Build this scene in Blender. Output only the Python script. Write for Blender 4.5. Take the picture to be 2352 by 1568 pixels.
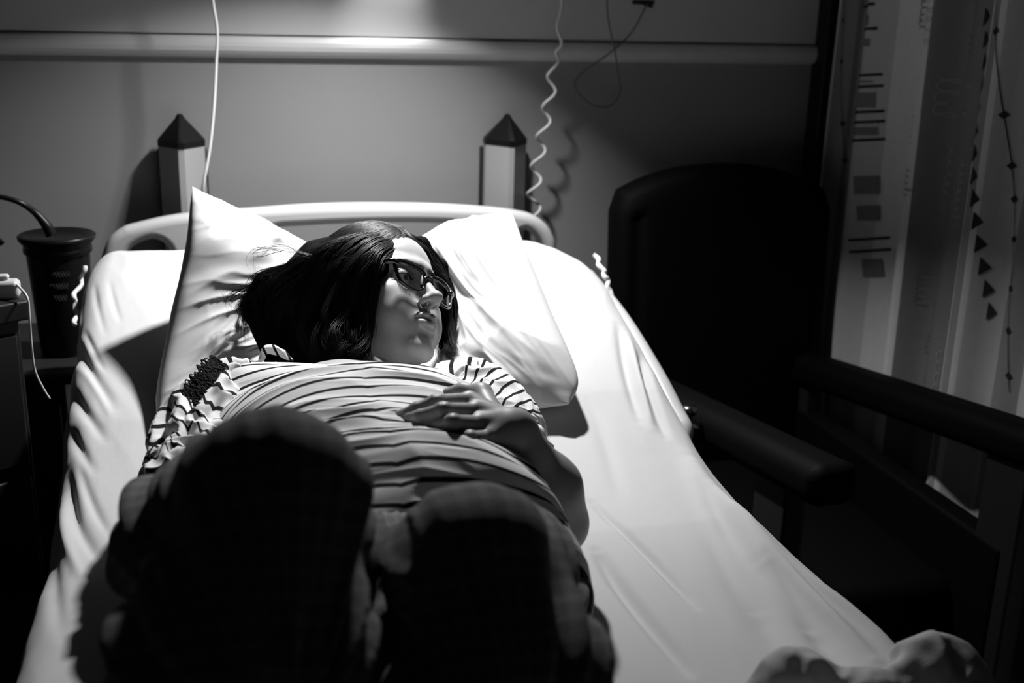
import bpy, math, random
import numpy as np
from mathutils import Vector
for o in list(bpy.data.objects): bpy.data.objects.remove(o)
S = bpy.context.scene
COL = S.collection
# ------------------------------------------------------------ camera, light, exposure
FPX = 2613.0
CAM = np.array([0., 0., 1.5])
_y, _p, _r = map(math.radians, (15, 16.7, 1.5))
CF = np.array([math.sin(_y)*math.cos(_p), math.cos(_y)*math.cos(_p), -math.sin(_p)])
_R = np.array([math.cos(_y), -math.sin(_y), 0.]); _U = np.cross(_R, CF)
CR = math.cos(_r)*_R+math.sin(_r)*_U
CU = -math.sin(_r)*_R+math.cos(_r)*_U
cd = bpy.data.cameras.new('camera'); cam = bpy.data.objects.new('camera', cd); COL.objects.link(cam)
from mathutils import Matrix
cam.matrix_world = Matrix(((CR[0], CU[0], -CF[0], CAM[0]), (CR[1], CU[1], -CF[1], CAM[1]), (CR[2], CU[2], -CF[2], CAM[2]), (0, 0, 0, 1)))
cd.sensor_width = 36; cd.lens = FPX/2352*36
cd.dof.use_dof = True; cd.dof.focus_distance = 1.52; cd.dof.aperture_fstop = 4.0
cd.clip_start = .02
S.camera = cam
w = bpy.data.worlds.new('dark_ward'); S.world = w; w.use_nodes = True
w.node_tree.nodes['Background'].inputs[0].default_value = (1, 1, 1, 1)
w.node_tree.nodes['Background'].inputs[1].default_value = .006
LAMP = np.array([.40, 2.04, 1.87])
AIM = np.array([-.17, -.20, -.96])
ld = bpy.data.lights.new('reading_lamp_light', 'AREA'); ld.shape = 'DISK'; ld.size = .075; ld.energy = 10.6; ld.spread = math.radians(121)
lo = bpy.data.objects.new('reading_lamp_light', ld); COL.objects.link(lo)
lo.location = LAMP; lo.rotation_euler = Vector(AIM).to_track_quat('-Z', 'Y').to_euler()
SPOT = np.array([.385, 2.435, 1.80])          # added spot, out of view, that throws a bright pool on the panel
l2 = bpy.data.lights.new('added_glow_spot', 'SPOT'); l2.energy = 11; l2.spot_size = math.radians(42); l2.spot_blend = 1; l2.shadow_soft_size = .015
lo2 = bpy.data.objects.new('added_glow_spot', l2); COL.objects.link(lo2); lo2.location = SPOT
lo2.rotation_euler = Vector((-.01, .062, -.225)).to_track_quat('-Z', 'Y').to_euler()
S.view_settings.view_transform = 'Standard'; S.view_settings.look = 'None'
S.view_settings.exposure = 0.55; S.view_settings.gamma = 1; S.view_settings.use_curve_mapping = False

# ------------------------------------------------------------ points seen through the frame
def ray(px, py): return CF+CR*((px-1176)/FPX)-CU*((py-784)/FPX)
def aY(px, py, Y): d = ray(px, py); return CAM+d*((Y-CAM[1])/d[1])
def aX(px, py, X): d = ray(px, py); return CAM+d*((X-CAM[0])/d[0])
def aZ(px, py, Z): d = ray(px, py); return CAM+d*((Z-CAM[2])/d[2])
A = np.array
def nrm(v): v = A(v, float); return v/np.linalg.norm(v)

# ------------------------------------------------------------ numpy helpers
def _hash(i, j, k, s):
    n = (i*374761393+j*668265263+k*2147483647+s*1274126177) & 0xffffffff
    n = ((n ^ (n >> 13))*1274126177) & 0xffffffff
    n = (n ^ (n >> 16)) & 0xffff
    return n/32767.5-1
def noise(P, s=0):
    P = np.asarray(P, float); f = np.floor(P).astype(np.int64); t = P-f; t = t*t*(3-2*t)
    i, j, k = f[..., 0], f[..., 1], f[..., 2]; x, y, z = t[..., 0], t[..., 1], t[..., 2]
    r = 0
    for a in (0, 1):
        for b in (0, 1):
            for c in (0, 1):
                r = r+_hash(i+a, j+b, k+c, s)*(x if a else 1-x)*(y if b else 1-y)*(z if c else 1-z)
    return r
def fbm(P, s=0, o=3):
    r = 0; a = 1; P = np.asarray(P, float)
    for q in range(o): r = r+a*noise(P*2**q+7.3*q, s+q); a *= .5
    return r
def smooth(x, a, b):
    t = np.clip((x-a)/(b-a), 0, 1); return t*t*(3-2*t)
def crom(P, n):
    """Catmull-Rom through the points, n samples"""
    P = A(P, float); m = len(P)
    if m == 2: t = np.linspace(0, 1, n)[:, None]; return P[0]*(1-t)+P[1]*t
    Q = np.vstack([2*P[0]-P[1], P, 2*P[-1]-P[-2]])
    u = np.linspace(0, m-1-1e-9, n); i = u.astype(int); t = (u-i)[:, None]
    a, b, c, d = Q[i], Q[i+1], Q[i+2], Q[i+3]
    return .5*((2*b)+(-a+c)*t+(2*a-5*b+4*c-d)*t**2+(-a+3*b-3*c+d)*t**3)
def crom_open(P, u):
    P = A(P, float); m = len(P)
    Q = np.concatenate([(2*P[0]-P[1])[None], P, (2*P[-1]-P[-2])[None]])
    u = np.clip(u, 0, m-1-1e-9); i = u.astype(int); t = (u-i).reshape((-1,)+(1,)*(P.ndim-1))
    a, b, c, d = Q[i], Q[i+1], Q[i+2], Q[i+3]
    return .5*((2*b)+(-a+c)*t+(2*a-5*b+4*c-d)*t**2+(-a+3*b-3*c+d)*t**3)

# ------------------------------------------------------------ objects
def thing(name, label, cat, loc=(0, 0, 0), group=None):
    o = bpy.data.objects.new(name, None); COL.objects.link(o); o.location = Vector([float(q) for q in loc])
    o.empty_display_size = .05
    o['label'] = label; o['category'] = cat
    if group: o['group'] = group
    return o
def wloc(o):
    v = Vector((0, 0, 0))
    while o is not None: v += o.location; o = o.parent
    return A(v)
def mesh(name, V, F, mat, parent=None, smoothed=True, loc=None, attrs=None, mats=None, fm=None):
    """V: world points. parent: thing or part. loc: origin of a top-level mesh."""
    V = np.asarray(V, float)
    base = wloc(parent) if parent is not None else (A(loc, float) if loc is not None else A([V[:, 0].mean(), V[:, 1].mean(), V[:, 2].min()]))
    me = bpy.data.meshes.new(name)
    me.from_pydata((V-base).tolist(), [], F.tolist() if isinstance(F, np.ndarray) else F)
    if smoothed: me.polygons.foreach_set('use_smooth', [True]*len(me.polygons))
    for k, a in (attrs or {}).items():
        at = me.attributes.new(k, 'FLOAT', 'POINT'); at.data.foreach_set('value', np.asarray(a, np.float32).ravel())
    for m in (mats or [mat]): me.materials.append(m)
    if fm is not None: me.polygons.foreach_set('material_index', np.asarray(fm, np.int32))
    me.validate(); me.update()
    o = bpy.data.objects.new(name, me); COL.objects.link(o)
    if parent is None: o.location = Vector(base)
    else: o.parent = parent
    return o
def tag(o, label=None, cat=None, group=None, kind=None):
    for k, v in (('label', label), ('category', cat), ('group', group), ('kind', kind)):
        if v: o[k] = v
    return o
class MB:
    """collects boxes, tubes and grids into one mesh"""
    def __init__(s): s.V = []; s.F = []; s.n = 0
    def add(s, V, F):
        V = np.asarray(V, float); s.V.append(V); s.F += [[int(i)+s.n for i in f] for f in F]; s.n += len(V); return s
    def box(s, a, b, bev=0, rot=0, piv=None):
        a = A(a, float); b = A(b, float)
        if bev <= 0:
            V = A([[(a, b)[i][0], (a, b)[j][1], (a, b)[k][2]] for i in (0, 1) for j in (0, 1) for k in (0, 1)])
            F = [(0, 1, 3, 2), (4, 6, 7, 5), (0, 4, 5, 1), (2, 3, 7, 6), (0, 2, 6, 4), (1, 5, 7, 3)]
        else:
            V, F = rbox(a, b, bev)
        if rot:
            p = A(piv if piv is not None else (a+b)/2, float); c, q = math.cos(rot), math.sin(rot)
            d = V-p; V = np.stack([p[0]+c*d[:, 0]-q*d[:, 1], p[1]+q*d[:, 0]+c*d[:, 1], V[:, 2]], 1)
        return s.add(V, F)
    def tube(s, P, r, n=10, res=None, cap=True):
        V, F = tube(P, r, n, res, cap); return s.add(V, F)
    def build(s, name, mat, parent=None, **k): return mesh(name, np.vstack(s.V), s.F, mat, parent, **k)
def rbox(a, b, r, n=4):
    c = (a+b)/2; h = (b-a)/2; r = min(r, h.min()*.999)
    N = 2*n+2
    t = np.concatenate([-1+0*np.arange(n+1.), 1+0*np.arange(n+1.)])
    ang = np.concatenate([np.linspace(-1, 0, n+1), np.linspace(0, 1, n+1)])
    # each face of a cube grid, pushed to a rounded box
    V = []; F = []; base = 0
    for ax in range(3):
        for sg in (-1, 1):
            u, v = [(1, 2), (2, 0), (0, 1)][ax]
            G = np.zeros((N, N, 3)); D = np.zeros((N, N, 3))
            G[..., u] = (t*(h[u]-r))[:, None]; G[..., v] = (t*(h[v]-r))[None]; G[..., ax] = sg*(h[ax]-r)
            D[..., u] = np.tan(ang*math.pi/4)[:, None]; D[..., v] = np.tan(ang*math.pi/4)[None]; D[..., ax] = sg
            D /= np.linalg.norm(D, axis=-1, keepdims=True)
            P = (G+D*r+c).reshape(-1, 3); V.append(P)
            for i in range(N-1):
                for j in range(N-1):
                    q = [base+i*N+j, base+(i+1)*N+j, base+(i+1)*N+j+1, base+i*N+j+1]
                    F.append(q if sg > 0 else q[::-1])
            base += N*N
    V = np.vstack(V); key = np.round(V*1e5).astype(np.int64)
    _, idx, inv = np.unique(key, axis=0, return_index=True, return_inverse=True); inv = inv.ravel()
    F = [list(dict.fromkeys(int(inv[i]) for i in f)) for f in F]
    return V[idx], [f for f in F if len(f) > 2]
def tube(P, r, n=10, res=None, cap=True):
    P = A(P, float)
    R = np.full(len(P), r, float) if np.isscalar(r) else A(r, float)
    if res:
        u = np.linspace(0, len(P)-1, res); P2 = crom_open(P, u); R = np.interp(u, range(len(R)), R); P = P2
    T = np.gradient(P, axis=0); T /= np.linalg.norm(T, axis=1, keepdims=True)+1e-12
    a = np.cross(T[0], [0, 0, 1.]);
    if np.linalg.norm(a) < .1: a = np.cross(T[0], [1., 0, 0])
    a /= np.linalg.norm(a); N = [a]
    for i in range(1, len(P)):
        a = N[-1]-T[i]*(N[-1]@T[i]); a /= np.linalg.norm(a); N.append(a)
    N = A(N); B = np.cross(T, N); th = np.arange(n)*2*math.pi/n
    V = P[:, None]+R[:, None, None]*(np.cos(th)[None, :, None]*N[:, None]+np.sin(th)[None, :, None]*B[:, None])
    V = V.reshape(-1, 3); m = len(P); F = []
    for i in range(m-1):
        for j in range(n): k = (j+1) % n; F.append([i*n+j, i*n+k, (i+1)*n+k, (i+1)*n+j])
    if cap: F.append(list(range(n))[::-1]); F.append([(m-1)*n+j for j in range(n)])
    return V, F
def grid_faces(nu, nv, closed_u=False, flip=False):
    i = np.arange(nu if closed_u else nu-1)[:, None]; j = np.arange(nv-1)[None]
    i2 = (i+1) % nu
    F = np.stack([i*nv+j, i2*nv+j, i2*nv+j+1, i*nv+j+1], -1).reshape(-1, 4)
    return F[:, ::-1] if flip else F
def grid_normals(G):
    du = np.gradient(G, axis=0); dv = np.gradient(G, axis=1); N = np.cross(du, dv)
    return N/(np.linalg.norm(N, axis=-1, keepdims=True)+1e-12)
def lathe(prof, c, n=32):
    th = np.arange(n)*2*math.pi/n; pr = A(prof, float)
    V = np.stack([c[0]+pr[:, 0][:, None]*np.cos(th), c[1]+pr[:, 0][:, None]*np.sin(th), (c[2]+pr[:, 1])[:, None]+0*th], -1).reshape(-1, 3)
    F = []
    for i in range(len(pr)-1):
        for j in range(n): k = (j+1) % n; F.append([i*n+j, i*n+k, (i+1)*n+k, (i+1)*n+j])
    F.append(list(range(n))[::-1]); F.append([(len(pr)-1)*n+j for j in range(n)])
    return V, F

# ------------------------------------------------------------ signed-distance sculpting
class Vol:
    def __init__(s, lo, hi, h):
        s.lo = A(lo, float); s.h = h; s.n = np.ceil((A(hi)-s.lo)/h).astype(int)+1
        s.a = np.full(s.n, .05, np.float32)
    def _box(s, lo, hi):
        i0 = np.clip(np.floor((A(lo)-s.lo)/s.h).astype(int), 0, s.n); i1 = np.clip(np.ceil((A(hi)-s.lo)/s.h).astype(int)+1, 0, s.n)
        sl = tuple(slice(a, b) for a, b in zip(i0, i1))
        ax = [(s.lo[q]+s.h*np.arange(i0[q], i1[q])).astype(np.float32) for q in range(3)]
        return sl, ax[0][:, None, None], ax[1][None, :, None], ax[2][None, None, :]
    def put(s, f, lo, hi, k=.004, mode='u'):
        m = max(k*2, .006)+s.h*2
        sl, X, Y, Z = s._box(A(lo)-m, A(hi)+m)
        if 0 in [q.stop-q.start for q in sl]: return s
        d = f(X, Y, Z); a = s.a[sl]
        if mode == 'u':
            h = np.clip(.5+.5*(a-d)/k, 0, 1); s.a[sl] = a*(1-h)+d*h-k*h*(1-h)
        elif mode == 's':
            d = -d; h = np.clip(.5-.5*(a-d)/k, 0, 1); s.a[sl] = a*(1-h)+d*h+k*h*(1-h)
        return s
    def cap(s, a, b, ra, rb, k=.004, mode='u'):
        a = A(a, float); b = A(b, float); ba = b-a; L = ba@ba+1e-12; R = max(ra, rb)
        def f(X, Y, Z):
            t = np.clip(((X-a[0])*ba[0]+(Y-a[1])*ba[1]+(Z-a[2])*ba[2])/L, 0, 1)
            return np.sqrt((X-a[0]-t*ba[0])**2+(Y-a[1]-t*ba[1])**2+(Z-a[2]-t*ba[2])**2)-(ra+(rb-ra)*t)
        return s.put(f, np.minimum(a, b)-R, np.maximum(a, b)+R, k, mode)
    def chain(s, P, R, k=.004, mode='u'):
        for i in range(len(P)-1): s.cap(P[i], P[i+1], R[i], R[i+1], k, mode)
        return s
    def ell(s, c, r, k=.004, mode='u', M=None):
        c = A(c, float); r = A(r, float); M = np.eye(3) if M is None else A(M, float); R = r.max()
        def f(X, Y, Z):
            x, y, z = X-c[0], Y-c[1], Z-c[2]
            p = [(M[i][0]*x+M[i][1]*y+M[i][2]*z)/r[i] for i in range(3)]
            k0 = np.sqrt(p[0]**2+p[1]**2+p[2]**2); k1 = np.sqrt((p[0]/r[0])**2+(p[1]/r[1])**2+(p[2]/r[2])**2)+1e-6
            return k0*(k0-1)/k1
        return s.put(f, c-R, c+R, k, mode)
    def surf(s, smooth_it=0):
        a = s.a; n = a.shape; ins = a < 0
        c = ins[:-1, :-1, :-1].astype(np.int8)
        for d in [(0, 0, 1), (0, 1, 0), (1, 0, 0), (0, 1, 1), (1, 0, 1), (1, 1, 0), (1, 1, 1)]:
            c = c+ins[d[0]:n[0]-1+d[0], d[1]:n[1]-1+d[1], d[2]:n[2]-1+d[2]]
        act = (c > 0) & (c < 8); idx = np.argwhere(act); cid = np.full(act.shape, -1, np.int32); cid[act] = np.arange(len(idx))
        acc = np.zeros((len(idx), 3)); cnt = np.zeros(len(idx))
        cor = [A(q) for q in [(0, 0, 0), (1, 0, 0), (0, 1, 0), (1, 1, 0), (0, 0, 1), (1, 0, 1), (0, 1, 1), (1, 1, 1)]]
        vals = [a[idx[:, 0]+q[0], idx[:, 1]+q[1], idx[:, 2]+q[2]] for q in cor]
        for p, q in [(0, 1), (2, 3), (4, 5), (6, 7), (0, 2), (1, 3), (4, 6), (5, 7), (0, 4), (1, 5), (2, 6), (3, 7)]:
            va, vb = vals[p], vals[q]; m = (va < 0) != (vb < 0); t = np.where(m, va/(va-vb+1e-20), 0)
            pt = cor[p]+(cor[q]-cor[p])*t[:, None]; acc += pt*m[:, None]; cnt += m
        V = s.lo+s.h*(idx+acc/cnt[:, None])
        Fs = []
        for ax in range(3):
            sl0 = [slice(None)]*3; sl1 = [slice(None)]*3; sl0[ax] = slice(0, -1); sl1[ax] = slice(1, None)
            A0, A1 = ins[tuple(sl0)], ins[tuple(sl1)]
            e = np.argwhere(A0 != A1); u, v = [(1, 2), (2, 0), (0, 1)][ax]
            ok = (e[:, u] > 0) & (e[:, v] > 0) & (e[:, u] < n[u]-1) & (e[:, v] < n[v]-1); e = e[ok]
            q = []
            for du, dv in ((-1, -1), (0, -1), (0, 0), (-1, 0)):
                g = e.copy(); g[:, u] += du; g[:, v] += dv; q.append(cid[g[:, 0], g[:, 1], g[:, 2]])
            q = np.stack(q, 1); fl = A0[e[:, 0], e[:, 1], e[:, 2]]
            q[~fl] = q[~fl][:, ::-1]; Fs.append(q)
        F = np.vstack(Fs); F = F[(F >= 0).all(1)]
        for _ in range(smooth_it): V = relax(V, F)
        return V, F
def relax(V, F, w=.5):
    E = np.vstack([F[:, [0, 1]], F[:, [1, 2]], F[:, [2, 3]], F[:, [3, 0]]])
    n = len(V); c = np.bincount(E[:, 0], minlength=n)+np.bincount(E[:, 1], minlength=n)+1e-9
    o = np.stack([(np.bincount(E[:, 0], V[E[:, 1], q], n)+np.bincount(E[:, 1], V[E[:, 0], q], n))/c for q in range(3)], 1)
    return V*(1-w)+o*w
def vnormals(V, F):
    a = V[F[:, 2]]-V[F[:, 0]]; b = V[F[:, 3]]-V[F[:, 1]]; fn = np.cross(a, b)
    N = np.stack([sum(np.bincount(F[:, k], fn[:, q], len(V)) for k in range(4)) for q in range(3)], 1)
    return N/(np.linalg.norm(N, axis=1, keepdims=True)+1e-12)

# ------------------------------------------------------------ materials
def mat(name, g, rough=.6, spec=.3, bump=0, scale=200, metal=0, var=0, vscale=8, attr=None, trans=0, sheen=0, coat=0, weave=False):
    m = bpy.data.materials.new(name); m.use_nodes = True; nt = m.node_tree; b = nt.nodes['Principled BSDF']
    b.inputs['Base Color'].default_value = (g, g, g, 1); b.inputs['Roughness'].default_value = rough
    b.inputs['Specular IOR Level'].default_value = spec; b.inputs['Metallic'].default_value = metal
    b.inputs['Transmission Weight'].default_value = trans; b.inputs['Sheen Weight'].default_value = sheen
    b.inputs['Coat Weight'].default_value = coat
    tc = nt.nodes.new('ShaderNodeTexCoord')
    src = None
    if var:
        nz = nt.nodes.new('ShaderNodeTexNoise'); nz.inputs['Scale'].default_value = vscale; nz.inputs['Detail'].default_value = 5
        nt.links.new(tc.outputs['Object'], nz.inputs['Vector'])
        mr = nt.nodes.new('ShaderNodeMapRange'); mr.inputs['From Min'].default_value = .3; mr.inputs['From Max'].default_value = .7
        mr.inputs['To Min'].default_value = g*(1-var); mr.inputs['To Max'].default_value = g*(1+var)
        nt.links.new(nz.outputs['Fac'], mr.inputs['Value']); src = mr.outputs[0]
    if attr:
        at = nt.nodes.new('ShaderNodeAttribute'); at.attribute_name = attr
        mu = nt.nodes.new('ShaderNodeMath'); mu.operation = 'MULTIPLY'; mu.inputs[1].default_value = g
        nt.links.new(at.outputs['Fac'], mu.inputs[0])
        if src is not None: nt.links.new(src, mu.inputs[1])
        src = mu.outputs[0]
    if src is not None: nt.links.new(src, b.inputs['Base Color'])
    if bump:
        nz = nt.nodes.new('ShaderNodeTexNoise'); nz.inputs['Scale'].default_value = scale; nz.inputs['Detail'].default_value = 4
        nt.links.new(tc.outputs['Object'], nz.inputs['Vector'])
        bp = nt.nodes.new('ShaderNodeBump'); bp.inputs['Strength'].default_value = 1; bp.inputs['Distance'].default_value = bump
        nt.links.new(nz.outputs['Fac'], bp.inputs['Height']); nt.links.new(bp.outputs[0], b.inputs['Normal'])
    return m
M = dict(
    wall=mat('painted_wall', .28, .55, .3, .0002, 900, var=.04, vscale=3),
    panel=mat('pale_panel', .56, .32, .5, .0001, 900),
    rail=mat('rail_vinyl', .58, .4, .45),
    dark=mat('dark_paint', .012, .5, .3),
    floor=mat('dark_vinyl_floor', .025, .5, .3, var=.3),
    ceil=mat('ceiling_paint', .06, .8, .2),
    plastic=mat('cream_plastic', .48, .35, .5),
    steel=mat('bed_steel', .12, .4, .5, metal=.6),
    sheet=mat('cotton_sheet', .48, .9, .15, .00025, 1400, sheen=.1),
    pillow=mat('pillowcase_cotton', .52, .9, .15, .0002, 1500, sheen=.1),
    skin=mat('skin', .36, .48, .35, .00004, 900, attr='tone'),
    handskin=mat('skin_plain', .36, .5, .3),
    hair=mat('dark_hair', .007, .46, .18),
    eyew=mat('eye_white', .5, .15, .5), iris=mat('iris', .03, .1, .6),
    lash=mat('lash_hair', .008, .6, .2), nail=mat('fingernail', .5, .25, .5),
    frame=mat('black_acetate', .006, .15, .6, coat=.5),
    leather=mat('black_upholstery', .0025, .65, .06, .0006, 220),
    chrome=mat('chrome', .5, .2, .5, metal=1),
    cord=mat('white_cord', .6, .4, .4), greycord=mat('grey_cord', .10, .5, .3),
    hairbase=mat('hair_shade', .004, .9, .05), cap=mat('black_cap', .004, .4, .3), post=mat('post_paint', .34, .5, .35),
    bucket=mat('dark_bucket', .005, .35, .3), device=mat('device_shell', .5, .4, .5), wood=mat('cabinet_laminate', .015, .5, .3),
    blanket=mat('grey_blanket', .38, .9, .1, .0004, 700), lace=mat('dark_lace', .012, .8, .1),
    lamp=mat('lamp_shade', .4, .4, .4), bulb=mat('lamp_glass', .8, .3, .3),
    ruffle=mat('elastic_hem', .62, .8, .2),
)
# ------------------------------------------------------------ the room
def sbox(name, a, b, m, kind='structure', bev=0): return tag(MB().box(a, b, bev).build(name, m, smoothed=False), kind=kind)
WX = 1.46
sbox('wall_back', (-1.9, 2.5, 0), (1.56, 2.6, 2.6), M['wall'])
sbox('wall_right', (WX, -1.2, 0), (WX+.1, 2.5, 2.6), M['wall'])
sbox('wall_left', (-2.0, -1.2, 0), (-1.9, 2.5, 2.6), M['wall'])
sbox('floor', (-2.0, -1.2, -.1), (1.56, 2.6, 0), M['floor'])
sbox('ceiling', (-2.0, -1.2, 2.6), (1.56, 2.6, 2.7), M['ceil'])
# pale head panel above the rail and the rail itself: one profile swept along the wall
sbox('trim_1', (-1.9, 2.488, 1.418), (1.385, 2.5, 2.2), M['panel'], bev=.002)
pr = [(2.5, 1.415), (2.484, 1.415), (2.479, 1.411), (2.476, 1.403), (2.475, 1.395), (2.477, 1.386), (2.482, 1.379), (2.490, 1.374), (2.5, 1.371)]
V = []; F = []
for x in (-1.9, 1.385):
    for y, z in pr: V.append((x, y, z))
n = len(pr)
for i in range(n): F.append([i, (i+1) % n, n+(i+1) % n, n+i])
F += [list(range(n))[::-1], [n+i for i in range(n)]]
tag(mesh('trim_2', V, F, M['rail'], smoothed=False), kind='structure')
sbox('trim_3', (1.385, 2.44, 0), (1.42, 2.5, 2.4), M['dark'], bev=.004)
# window behind the curtain, closed dark
def window():
    o = tag(MB().box((WX-.03, .4, .9), (WX, 2.2, .95)).box((WX-.03, .4, 2.05), (WX, 2.2, 2.1)).box((WX-.03, .4, .95), (WX, .45, 2.05)).box((WX-.03, 2.15, .95), (WX, 2.2, 2.05)).build('window_1', M['dark'], smoothed=False), kind='structure')
    MB().box((WX-.012, .45, .95), (WX-.006, 2.15, 2.05)).build('pane', M['frame'], o, smoothed=False)
window()

# ------------------------------------------------------------ wall posts with black caps
def post(cx, label):
    w_, p_, y0 = .046, .052, 2.475
    z0, z1 = .35, 1.195
    t = thing('bumper_post', label, 'wall post', (cx, y0, z0), 'capped posts on the wall behind the bed')
    def sec(z, s=1): return [(cx-w_*s, y0, z), (cx-w_*s, y0-.022, z), (cx-.006*s, y0-.022-p_*s, z), (cx+.006*s, y0-.022-p_*s, z), (cx+w_*s, y0-.022, z), (cx+w_*s, y0, z)]
    def prism(a, b):
        n = len(a); return list(a)+list(b), [[i, (i+1) % n, n+(i+1) % n, n+i] for i in range(n)]+[list(range(n))[::-1], [n+i for i in range(n)]]
    V, F = prism(sec(z0), sec(z1)); mesh('post_body', V, F, M['post'], t, smoothed=False)
    # pyramid cap with a blunt tip
    s0, s1 = sec(z1, 1.03), sec(z1+.012, 1.03)
    top = [(cx+(x-cx)*.1, y0-.030+(y-(y0-.03))*.1, z1+.066) for x, y, z in s1]
    mid = [(cx+(x-cx)*.22, y0-.030+(y-(y0-.03))*.22, z1+.056) for x, y, z in s1]
    V = s0+s1+mid+top; n = 6; F = []
    for r in range(3):
        for i in range(n): F.append([r*n+i, r*n+(i+1) % n, (r+1)*n+(i+1) % n, (r+1)*n+i])
    F += [list(range(n))[::-1], [3*n+i for i in range(n)]]
    mesh('cap', V, F, M['cap'], t, smoothed=False)
    MB().box((cx-w_-.004, y0, z0), (cx+w_+.004, 2.5, z1-.01), .002).build('back_plate', M['dark'], t, smoothed=False)
    return t
post(-.058, 'capped wall post behind the raised corner of the pillow, beside straight white cord')
post(.632, 'capped wall post beside the coiled white cord, right of the bed head')

# ------------------------------------------------------------ cords
def cord(name, pts, r, m, label, res=120, cat='cord', **k):
    V, F = tube([p for p in pts], r, 8, res); return tag(mesh(name, V, F, m, **k), label, cat)
pc = [aY(487, -260, 2.36), aY(488, -60, 2.36), aY(489, 0, 2.36), aY(499, 70, 2.355), aY(497, 140, 2.35), aY(492, 240, 2.33), aY(482, 340, 2.31), aY(466, 430, 2.3), aY(462, 470, 2.34), aY(462, 560, 2.38)]
cord('pull_cord', pc, .0028, M['cord'], 'straight thin white cord hanging down to the raised left corner of the pillow')
def coil():
    base = A([aY(1286, -200, 2.40), aY(1291, 0, 2.40), aY(1280, 60, 2.40), aY(1290, 100, 2.40), aY(1274, 130, 2.41), aY(1266, 200, 2.41), aY(1250, 290, 2.42), aY(1237, 360, 2.43), aY(1228, 420, 2.43), aY(1226, 460, 2.44), aY(1230, 520, 2.45)])
    n = 400; u = np.linspace(0, len(base)-1, n); P = crom_open(base, u)
    L = np.concatenate([[0], np.cumsum(np.linalg.norm(np.diff(P, axis=0), axis=1))])
    amp = .0125*smooth(u, 3.2, 4.2)*(.85+.3*smooth(u, 4, 9)); ph = 2*math.pi*(L-L[int(n*.32)])/.066
    P = P+np.stack([-amp*np.cos(ph), amp*.5*np.sin(ph), 0*amp], 1)
    V, F = tube(P, .0034, 8); return tag(mesh('coiled_cord', V, F, M['cord']), 'coiled white call-bell cord hanging beside the right wall post', 'cord')
coil()
lp = [aY(1392, -150, 2.42), aY(1394, 0, 2.42), aY(1400, 60, 2.41), aY(1411, 110, 2.42), aY(1419, 160, 2.44), aY(1425, 205, 2.45), aY(1412, 235, 2.45), aY(1383, 246, 2.45), aY(1345, 230, 2.45), aY(1320, 195, 2.45), aY(1340, 165, 2.45), aY(1400, 122, 2.43), aY(1450, 75, 2.42), aY(1480, 22, 2.42), aY(1488, 8, 2.44)]
cord('looped_cord', lp, .0017, M['greycord'], 'thin grey cord looping low on the dark wall below the rail bracket')
hk = thing('cord_bracket', 'small dark bracket on pale panel holding the looped thin cord', 'bracket', aY(1478, 10, 2.478))
MB().box(aY(1455, 10, 2.47), aY(1500, 2, 2.478), 0).build('plate', M['dark'], hk, smoothed=False)
V, F = tube([aY(1462, 4, 2.46), aY(1500, 16, 2.445)], .003, 8, 6); mesh('hook', V, F, M['dark'], hk)

# ------------------------------------------------------------ the bed
XL, XR = -.222, .70
YH = 2.09
def topz(y): # mattress top along the bed
    y = np.asarray(y, float); k = .06
    a = .852+.0*y; b = .852+.335*(y-1.43)
    h = np.clip(.5+.5*(b-a)/k, 0, 1); return a*(1-h)+b*h+k*h*(1-h)*.5
bed = thing('hospital_bed', 'adjustable hospital bed with cream plastic headboard and raised backrest', 'bed', (.24, 1.1, 0))
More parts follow.
